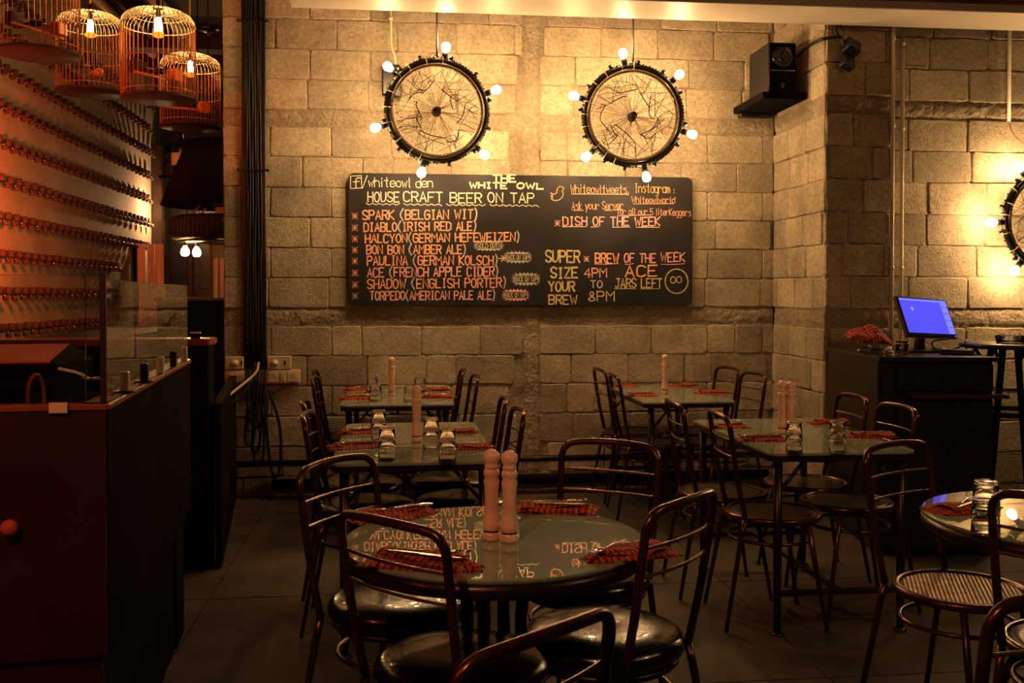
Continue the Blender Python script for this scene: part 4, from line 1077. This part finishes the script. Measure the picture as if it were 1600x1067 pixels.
cl = thing('cable_bundle', 'bundle of black cables hanging in loops below the socket strips', 'cable', P3(397, 600, 6.83))
for k in range(7):
    o0 = Vector((-.05 + .020 * k, -.01, .10)); dep = -rr.uniform(.32, .72); wx = rr.uniform(-.06, .08)
    MB().tube(chaikin([o0, o0 + Vector((0, -.02, -.12)), o0 + Vector((wx * .4, -.03, dep * .6)), o0 + Vector((wx, -.03, dep)), o0 + Vector((wx + .06, -.02, dep)), o0 + Vector((wx + .07, -.015, dep * .55)), o0 + Vector((.03, .0, -.14))], 3), rr.uniform(.006, .011), 7).build('cable', M['cable'], cl)
tag(MB().tube(chaikin([P3(404, 566, 6.80), P3(402, 582, 6.78), P3(380, 600, 6.72), at(352, 622, Y=5.9), at(349, 626, Y=5.75)], 3), .009, 7).build('cable', M['conduit']), 'pale cable running from the trunking down to the low counter', 'cable')
tag(MB().tube(chaikin([P3(400, 566, 6.80), P3(392, 600, 6.76), P3(372, 622, 6.5), at(356, 634, Y=6.1), at(350, 636, Y=5.8)], 3), .006, 6).build('cable', M['cable']), 'thin dark cable sagging next to the pale one by the low counter', 'cable')
# pipe along the foot of the wall
tag(MB().tube([(-1.15, 6.84, .235), (2.62, 6.84, .235)], .022, 10).build('pipe', M['tube_dark']), 'dark pipe running along the foot of the block wall', 'pipe')
tag(MB().tube([(-.86, 6.80, .10), (2.60, 6.80, .10)], .035, 12).build('pipe', M['matte']), 'thicker dark pipe near the floor along the block wall', 'pipe')

# ============================================================ BAR COUNTERS
# near counter (reception end of the bar) with glass screens
A0 = at(168, 641, z=1.10); A1 = at(297, 567, z=1.10)
dA = (A1 - A0); dA.z = 0; LA = dA.length; aA = math.atan2(dA.y, dA.x) - PI / 2
nc = thing('bar_counter', 'dark red and brown bar counter in the left foreground', 'counter', (A0.x, A0.y, 0), aA)
# local: x to the right (side face at x = 0), y away along the counter
MB().box((-1.0, .012, .80), (2.0, .025, .60), bev=.003).build('front_panel', M['redwood'], nc)
MB().box((-1.0, .03, .25), (1.96, .025, .50), bev=.003).build('front_panel', M['redwood'], nc)
MB().box((-.012, LA / 2, .80), (.025, LA, .60), bev=.003).build('side_panel', M['brown'], nc)
MB().box((-.05, LA / 2 - .1, .25), (.025, LA - .30, .50), bev=.003).build('side_panel', M['matte'], nc)
MB().box((-1.0, LA / 2, .92), (1.95, LA - .05, .03)).build('inner_shelf', M['matte'], nc)
MB().box((-1.0, .02, 1.108), (2.0, .05, .016), bev=.003).build('front_ledge', M['redtop'], nc)
MB().box((-.03, LA / 2, 1.108), (.07, LA, .016), bev=.003).build('side_ledge', M['redtop'], nc)
MB().box((-.28, .0, .72), (.004, .004, .7)).build('panel_joint', M['matte'], nc)
MB().lathe([(.010, 0), (.012, .012), (.020, .020), (.019, .030), (.010, .036), (.0001, .038)], (-.215, 0, .83), 18, RXm).build('door_knob', M['lid'], nc)
MB().box((-.18, LA - .10, .30), (.30, .22, .60), bev=.004).build('end_block', M['matte'], nc)
gs = thing('glass_screen', 'clear glass screen around the top of the near bar counter', 'glass', (A0.x, A0.y, 1.117), aA)
MB().box((-.86, .012, .155), (1.62, .008, .31), bev=.001).build('front_pane', M['pane'], gs)
MB().box((-.012, LA / 2 + .01, .150), (.008, LA - .04, .30), bev=.001).build('side_pane', M['pane'], gs)
MB().box((-.010, .008, .157), (.014, .014, .314), bev=.002).build('corner_post', M['redwood'], gs)
for k in range(5):
    y = .28 + (LA - .4) * k / 4 * 1.0
    b = MB().box((-.012, y, .028), (.030, .030, .056), bev=.003).build('glass_clamp', M['plastic'] if k % 2 == 0 else M['tube_dark'], gs)
    if k < 2: MB().lathe([(.035, 0), (.035, .004), (.0001, .006)], (-.012, y, 0), 18).build('clamp_foot', M['tube_dark'], b)
# DJ console behind the glass
dj = thing('mixing_console', 'black console with a sloping orange-lit lid behind the counter glass', 'console', (A0.x - .42, A0.y + .55, .936), aA)
MB().box((-.30, .10, .125), (.90, .52, .235), bev=.01).build('case', M['matte'], dj)
MB().add([(-.80, -.20, .262), (.15, -.20, .262), (.09, .30, .285), (-.72, .30, .285), (-.80, -.20, .245), (.15, -.20, .245), (.09, .30, .247), (-.72, .30, .247)],
         [(0, 1, 2, 3), (4, 7, 6, 5), (0, 4, 5, 1), (1, 5, 6, 2), (2, 6, 7, 3), (3, 7, 4, 0)]).build('lid', M['lid'], dj)
for pts in (((.151, -.20, .262), (.092, .30, .285), (.13, .31, .262), (.19, -.19, .248)),):
    MB().add(list(pts) + [(p[0], p[1], p[2] - .012) for p in pts], [(0, 1, 2, 3), (4, 7, 6, 5), (0, 4, 5, 1), (1, 5, 6, 2), (2, 6, 7, 3), (3, 7, 4, 0)]).build('lid_edge', M['brown'], dj)
MB().tube([(-.82, -.21, .252), (.17, -.21, .252)], .005, 6).build('lid_rail', M['tube_dark'], dj)
MB().tube(chaikin([(.17, -.2, .24), (.24, -.18, .22), (.30, -.16, .14), (.33, -.15, .05)], 2), .005, 6).build('curved_arm', M['conduit'], dj)
for k in range(5):
    MB().lathe([(.012, 0), (.010, .018), (.0001, .018)], (.24 + .015 * k, -.05 + .08 * k, .02 + .03 * (k % 2)), 12).build('fader_knob', M['tube_dark'], dj)
cb2 = [((50, 632), (58, 624), (72, 632)), ((78, 638), (92, 620), (112, 640)), ((20, 636), (34, 622), (44, 640))]
for k, (cx_, w_, h_) in enumerate(((30, 16, 24), (52, 26, 28), (100, 10, 34))):
    c0 = Vector((A0.x - .52 + cx_ * .0030, A0.y + .16, 1.06))
    tag(MB().tube([c0 + Vector((w_ * .0016 * math.cos(a), .02 * math.sin(a * 2), h_ * .0034 * math.sin(a))) for a in [PI * i / 14 for i in range(15)]], .005, 7).build('cable', M['redwire']),
        ['small red-lit cable loop behind the counter glass, leftmost', 'larger red-lit cable loop behind the counter glass, middle one', 'short upright red-lit cable behind the white card'][k], 'cable')
pc = at(91, 637, Y=A0.y - .02)
tag(MB().box((0, 0, 0), (.042, .003, .025)).build('card', M['paper'], None, pc), 'small white card stuck to the front edge of the near counter', 'card')
pb = at(180, 608, z=1.12)
bl = thing('metal_bowl', 'small shiny metal bowl behind the side glass of the counter', 'bowl', (A0.x - .13, A0.y + .20, 1.118))
bl.location = (A0.x - .10, A0.y + .30, 1.117)
MB().box((0, 0, -.09), (.08, .10, .17), bev=.004).build('stand', M['matte'], bl)
MB().lathe([(.018, 0), (.022, .004), (.045, .035), (.047, .037), (.043, .035), (.018, .008), (.0001, .006)], (0, 0, 0), 24).build('bowl', M['steel'], bl)
# far counter
B0 = at(347, 888, z=0); B1 = Vector((-1.10, 6.85, 0)); dB = B1 - B0; aB = math.atan2(dB.y, dB.x) - PI / 2; LB = dB.length
lc = thing('low_counter', 'low brown counter side running up to the wall sockets', 'counter', (B0.x, B0.y, 0), aB)
MB().box((-.016, LB / 2, .41), (.032, LB, .81), bev=.003).build('side_panel', M['brown'], lc)
MB().box((-.020, LB / 2, .822), (.05, LB, .02), bev=.004).build('top_board', M['brown'], lc)
bc = thing('bar_block', 'tall black bar unit behind the near counter with a red-lit top', 'counter', (B0.x - .006, B0.y, 0), 0)
MB().box((-.60, .10, .56), (1.08, .16, 1.12), bev=.004).build('body', M['matte'], bc)
MB().box((-.60, .10, 1.14), (1.10, .22, .035), bev=.005).build('worktop', M['redtop'], bc)
MB().box((-.13, .06, 1.186), (.05, .02, .008)).build('painted_light_strip', M['paper'], bc)  # pale strip added to stand for light along the top edge
MB().box((-.13, .06, 1.170), (.045, .018, .026)).build('strip_base', M['matte'], bc)
bb = thing('back_counter', 'long dark back counter of the bar below the peg wall', 'counter', (-2.6, 9.4, 0))
MB().box((0, 0, .50), (.62, 3.6, 1.0), bev=.005).build('body', M['matte'], bb)
MB().box((.02, 0, 1.02), (.68, 3.64, .04), bev=.005).build('worktop', M['redwood'], bb)
bs = thing('bar_shelf_unit', 'dark shelf unit with a red edge at the end of the bar', 'shelf', (-1.95, 10.9, 0))
MB().box((0, 0, .66), (.9, .5, 1.32), bev=.005).build('body', M['matte'], bs)
MB().box((0, 0, 1.335), (.95, .54, .03), bev=.004).build('top_board', M['redwood'], bs)
bs.location = (-1.76, 9.6, 0)

# ============================================================ PEG WALL
pg = MB().lathe([(.0001, .0), (.024, .0), (.028, .008), (.028, .046), (.023, .054), (.0001, .054)], seg=14).mesh('upper_cup', M['peg'])
pl = MB().lathe([(.0001, 0), (.019, .0), (.023, .006), (.023, .034), (.018, .040), (.0001, .040)], seg=12).mesh('lower_cup', M['peg'])
bk = MB().box((-.025, 0, 0), (.05, .012, .014)).tube([(.0, -.030, -.004), (.02, -.015, .004), (.03, .015, .0), (.02, .035, -.004)], .005, 5).mesh('bracket', M['black'])
gb = MB().sphere((0, 0, 0), .008, 8, 6).mesh('glint_ball', M['steel'])  # small sphere added to give each holder its glint
cnt = 0; rp = random.Random(8)
rowz = [3.62 - .28 * k for k in range(10)]
first = None; KP = None
for ri, z in enumerate(rowz):
    yend = 12.3 if ri < 3 else (12.2 if ri < 7 else 11.3)
    y = 7.75 + (ri % 2) * .05
    while y < yend:
        if y > 10.9 and z < 1.9: break
        if first is None:
            t = thing('peg_holder', 'small round wooden peg holder with black bracket on the cream bar wall', 'peg', (XWL, y, z), 0, 'peg holders in rows on the bar wall')
            Rx = (0, PI / 2, 0)
            link('upper_cup', pg, t, (.045, 0, .004)); link('lower_cup', pl, t, (.075, .038, -.046))
            link('bracket', bk, t, (.050, .005, -.004)); link('glint_ball', gb, t, (.085, -.005, -.012)); first = t; KP = kids()
        else: copy_tree(first, None, KP, (XWL, y + rp.uniform(-.004, .004), z + rp.uniform(-.004, .004)), rp.uniform(-.06, .06))
        y += .168; cnt += 1
print('PEGS', cnt)

# ============================================================ BIRD CAGES
def cage(loc, label, lit=True, seed=1, r=.215, h=.50):
    rr = random.Random(seed); t = thing('birdcage_lamp', label, 'lamp', loc, rr.random(), 'bird cage lamps over the bar')
    MB().lathe([(.0001, 0), (r + .004, 0), (r + .010, .006), (r + .006, .014), (.0001, .014)], seg=48).build('base_disc', M['cage_disc'], t)
    n = 44; lo = MB(); up = MB()
    zs = h - .12
    for k in range(n):
        a = 2 * PI * k / n; u = Vector((math.cos(a), math.sin(a), 0))
        lo.tube([u * r + Vector((0, 0, .012)), u * r + Vector((0, 0, zs))], .0021, 5)
        arc = [u * (r * math.cos(q)) ** 1 + Vector((0, 0, zs + .11 * math.sin(q) ** .8 if q > 0 else zs)) for q in [R(d) for d in (0, 12, 26, 42, 58, 74, 84)]]
        up.tube(arc, .0026, 5)
    lo.build('cage_bars', M['cage'], t); up.build('dome_bars', M['cagetop'], t)
    for z, m_ in ((.045, 'cage'), (.24, 'cage'), (zs, 'cagetop')):
        MB().tube([((r + .001) * math.cos(a), (r + .001) * math.sin(a), z) for a in [2 * PI * i / 40 for i in range(40)]], .0034, 6, closed=True).build('hoop', M[m_], t)
    for rq, zq in ((.175, zs + .066), (.12, zs + .094), (.07, zs + .106)):
        MB().tube([(rq * math.cos(a), rq * math.sin(a), zq) for a in [2 * PI * i / 32 for i in range(32)]], .002, 5, closed=True).build('hoop', M['cagetop'], t)
    MB().lathe([(.0001, zs + .104), (.03, zs + .106), (.03, zs + .118), (.012, zs + .125), (.012, zs + .16), (.0001, zs + .165)], seg=20).build('crown', M['cage_disc'], t)
    MB().tube([(0, 0, zs + .16), (.0, .0, 4.15 - loc[2])], .008, 7).build('hanging_rope', M['rope'], t)
    if lit:
        MB().lathe([(.010, zs + .10), (.016, zs + .09), (.016, zs + .06), (.012, zs + .052)], seg=14).build('lamp_socket', M['black'], t)
        b = MB().lathe([(.011, zs + .052), (.018, zs + .04), (.022, zs + .00), (.024, zs - .035)], seg=18).build('bulb', M['cagebulb'], t)
        MB().lathe([(.024, zs - .035), (.037, zs - .048), (.036, zs - .062), (.020, zs - .070), (.0001, zs - .071)], seg=20).build('bulb_cap', M['orangeb'], t)
    a = rr.uniform(.4, 1.2)
    MB().tube([(-(r - .01) * math.cos(a), -(r - .01) * math.sin(a), .135), ((r - .01) * math.cos(a), (r - .01) * math.sin(a), .15)], .008, 7).build('perch', M['orange'], t)
    f = MB().box((.10, .06, .17), (.08, .06, .07), Matrix.Rotation(a, 4, 'Z'), bev=.004).build('feeder_cup', M['orange'], t)
    f = MB().box((-.12, -.02, .19), (.09, .06, .08), Matrix.Rotation(a, 4, 'Z'), bev=.004).build('feeder_cup', M['cage_disc'], t)
    bd = MB().sphere((.0, -.05, .17), .022, 12, 8, (1.8, 1, 1)).sphere((.04, -.05, .19), .014, 10, 6).tube([(-.03, -.05, .17), (-.10, -.05, .155)], [.012, .003], 6).build('toy_bird', M['black'], t)
    return t
for px, pyb, dY, lab, s in ((60, 86, 6.05, 'bird cage cut off by the top left corner, nearest one', 1), (142, 146, 7.25, 'lit bird cage hanging second from the left, over the peg rows', 2),
                       (248, 156, 6.45, 'largest lit bird cage, third from the left, close to the ceiling', 3), (298, 200, 7.85, 'lit bird cage hanging lowest, beside the block wall', 4)):
    p = at(px, pyb, Y=dY); cage((p.x, p.y, p.z), lab, True, s, r=.225 if s == 1 else .222, h=.58)

# ============================================================ TYRE LAMP, BOTTLE
pT = at(357, 358, Y=7.75)
hd = thing('lamp_hood', 'large dark conical hood hanging above the tyre', 'hood', (pT.x, pT.y, at(357, 323, Y=7.75).z))
hh = at(357, 226, Y=7.75).z - hd.location.z
MB().lathe([(.485, 0), (.49, .004), (.31, hh), (.30, hh), (.475, .004)], seg=48).build('shade', M['matte'], hd)
MB().lathe([(.0001, hh + .01), (.33, hh + .01), (.33, hh), (.0001, hh)], seg=40).build('cap', M['matte'], hd)
MB().tube([(0, 0, hh), (0, 0, 4.15 - hd.location.z)], .02, 8).build('hanging_rod', M['tube_dark'], hd)
ty = thing('tyre_lamp', 'car tyre with bulbs hanging flat beneath the conical hood', 'lamp', (pT.x, pT.y, pT.z))
prof = [(.43, 0), (.428, .05), (.412, .078), (.37, .092), (.31, .088), (.275, .07), (.27, 0), (.275, -.07), (.31, -.088), (.37, -.092), (.412, -.078), (.428, -.05)]
MB().lathe_closed(prof, (0, 0, 0), 64).build('tyre', M['rubber'], ty)
MB().lathe_closed([(.20, -.085), (.275, -.085), (.30, -.097), (.36, -.099), (.36, -.104), (.29, -.108), (.20, -.100)], (0, 0, 0), 56).build('rim', M['rim'], ty)
mb = MB()
for k in range(72):
    a = 2 * PI * k / 72; mb.box((.430 * math.cos(a), .430 * math.sin(a), 0), (.006, .020, .11), Matrix.Rotation(a, 4, 'Z'))
mb.build('tread_blocks', M['rubber'], ty)
for k in range(4):
    a = k * PI / 2 + .9; MB().tube([(.36 * math.cos(a), .36 * math.sin(a), .085), (.25 * math.cos(a), .25 * math.sin(a), hd.location.z - pT.z)], .008, 6).build('rope', M['rope'], ty)
MB().lathe([(.09, .06), (.10, hd.location.z - pT.z - .01)], seg=20).build('centre_post', M['conduit'], ty)
for dx, dy in ((-.30, -.10), (-.24, .02)):
    s_ = MB().lathe([(.014, -.10), (.016, -.13), (.012, -.135)], (dx, dy, 0), 12).build('lamp_socket', M['black'], ty)
    MB().lathe([(.012, -.135), (.028, -.16), (.033, -.185), (.024, -.205), (.0001, -.212)], (dx, dy, 0), 16).build('bulb', M['cagebulb'], ty)
p = at(283, 275, Y=9.2)
bo_ = thing('wine_bottle', 'big dark bottle with a white label on a ledge beside the peg wall', 'bottle', p)
MB().lathe([(.0001, 0), (.075, 0), (.082, .01), (.082, .24), (.06, .30), (.028, .34), (.024, .44), (.028, .46), (.0001, .46)], seg=24).build('bottle_body', M['cushion'], bo_)
MB().lathe([(.083, .09), (.083, .20)], seg=24).build('paper_label', M['label'], bo_)
MB().lathe([(.026, .40), (.030, .41), (.030, .465), (.0001, .467)], seg=16).build('capsule', M['matte'], bo_)
lg = thing('bottle_ledge', 'narrow dark ledge hung by two rods under the big bottle', 'shelf', (p.x, p.y, p.z - .03))
MB().box((0, 0, .012), (.34, .22, .024), bev=.003).build('board', M['matte'], lg)
for s in (-1, 1): MB().tube([(s * .15, 0, .02), (s * .15, 0, 4.15 - lg.location.z)], .006, 6).build('hanging_rod', M['tube_dark'], lg)
p = at(325, 50, Y=8.8)
pn = thing('pendant_fitting', 'small dark ceiling fitting on a thin rod between the cages and the wall', 'lamp', p)
MB().lathe([(.0001, .04), (.09, .035), (.10, .02), (.05, 0), (.0001, -.01)], seg=24).build('canopy', M['black'], pn)
MB().tube([(0, 0, 0), (0, 0, -.42)], .006, 6).build('rod', M['black'], pn); MB().sphere((0, 0, -.02), .012, 10, 6).build('indicator', M['steel'], pn)
MB().tube([(0, 0, .03), (0, 0, 4.15 - p.z)], .008, 6).build('stem', M['black'], pn)
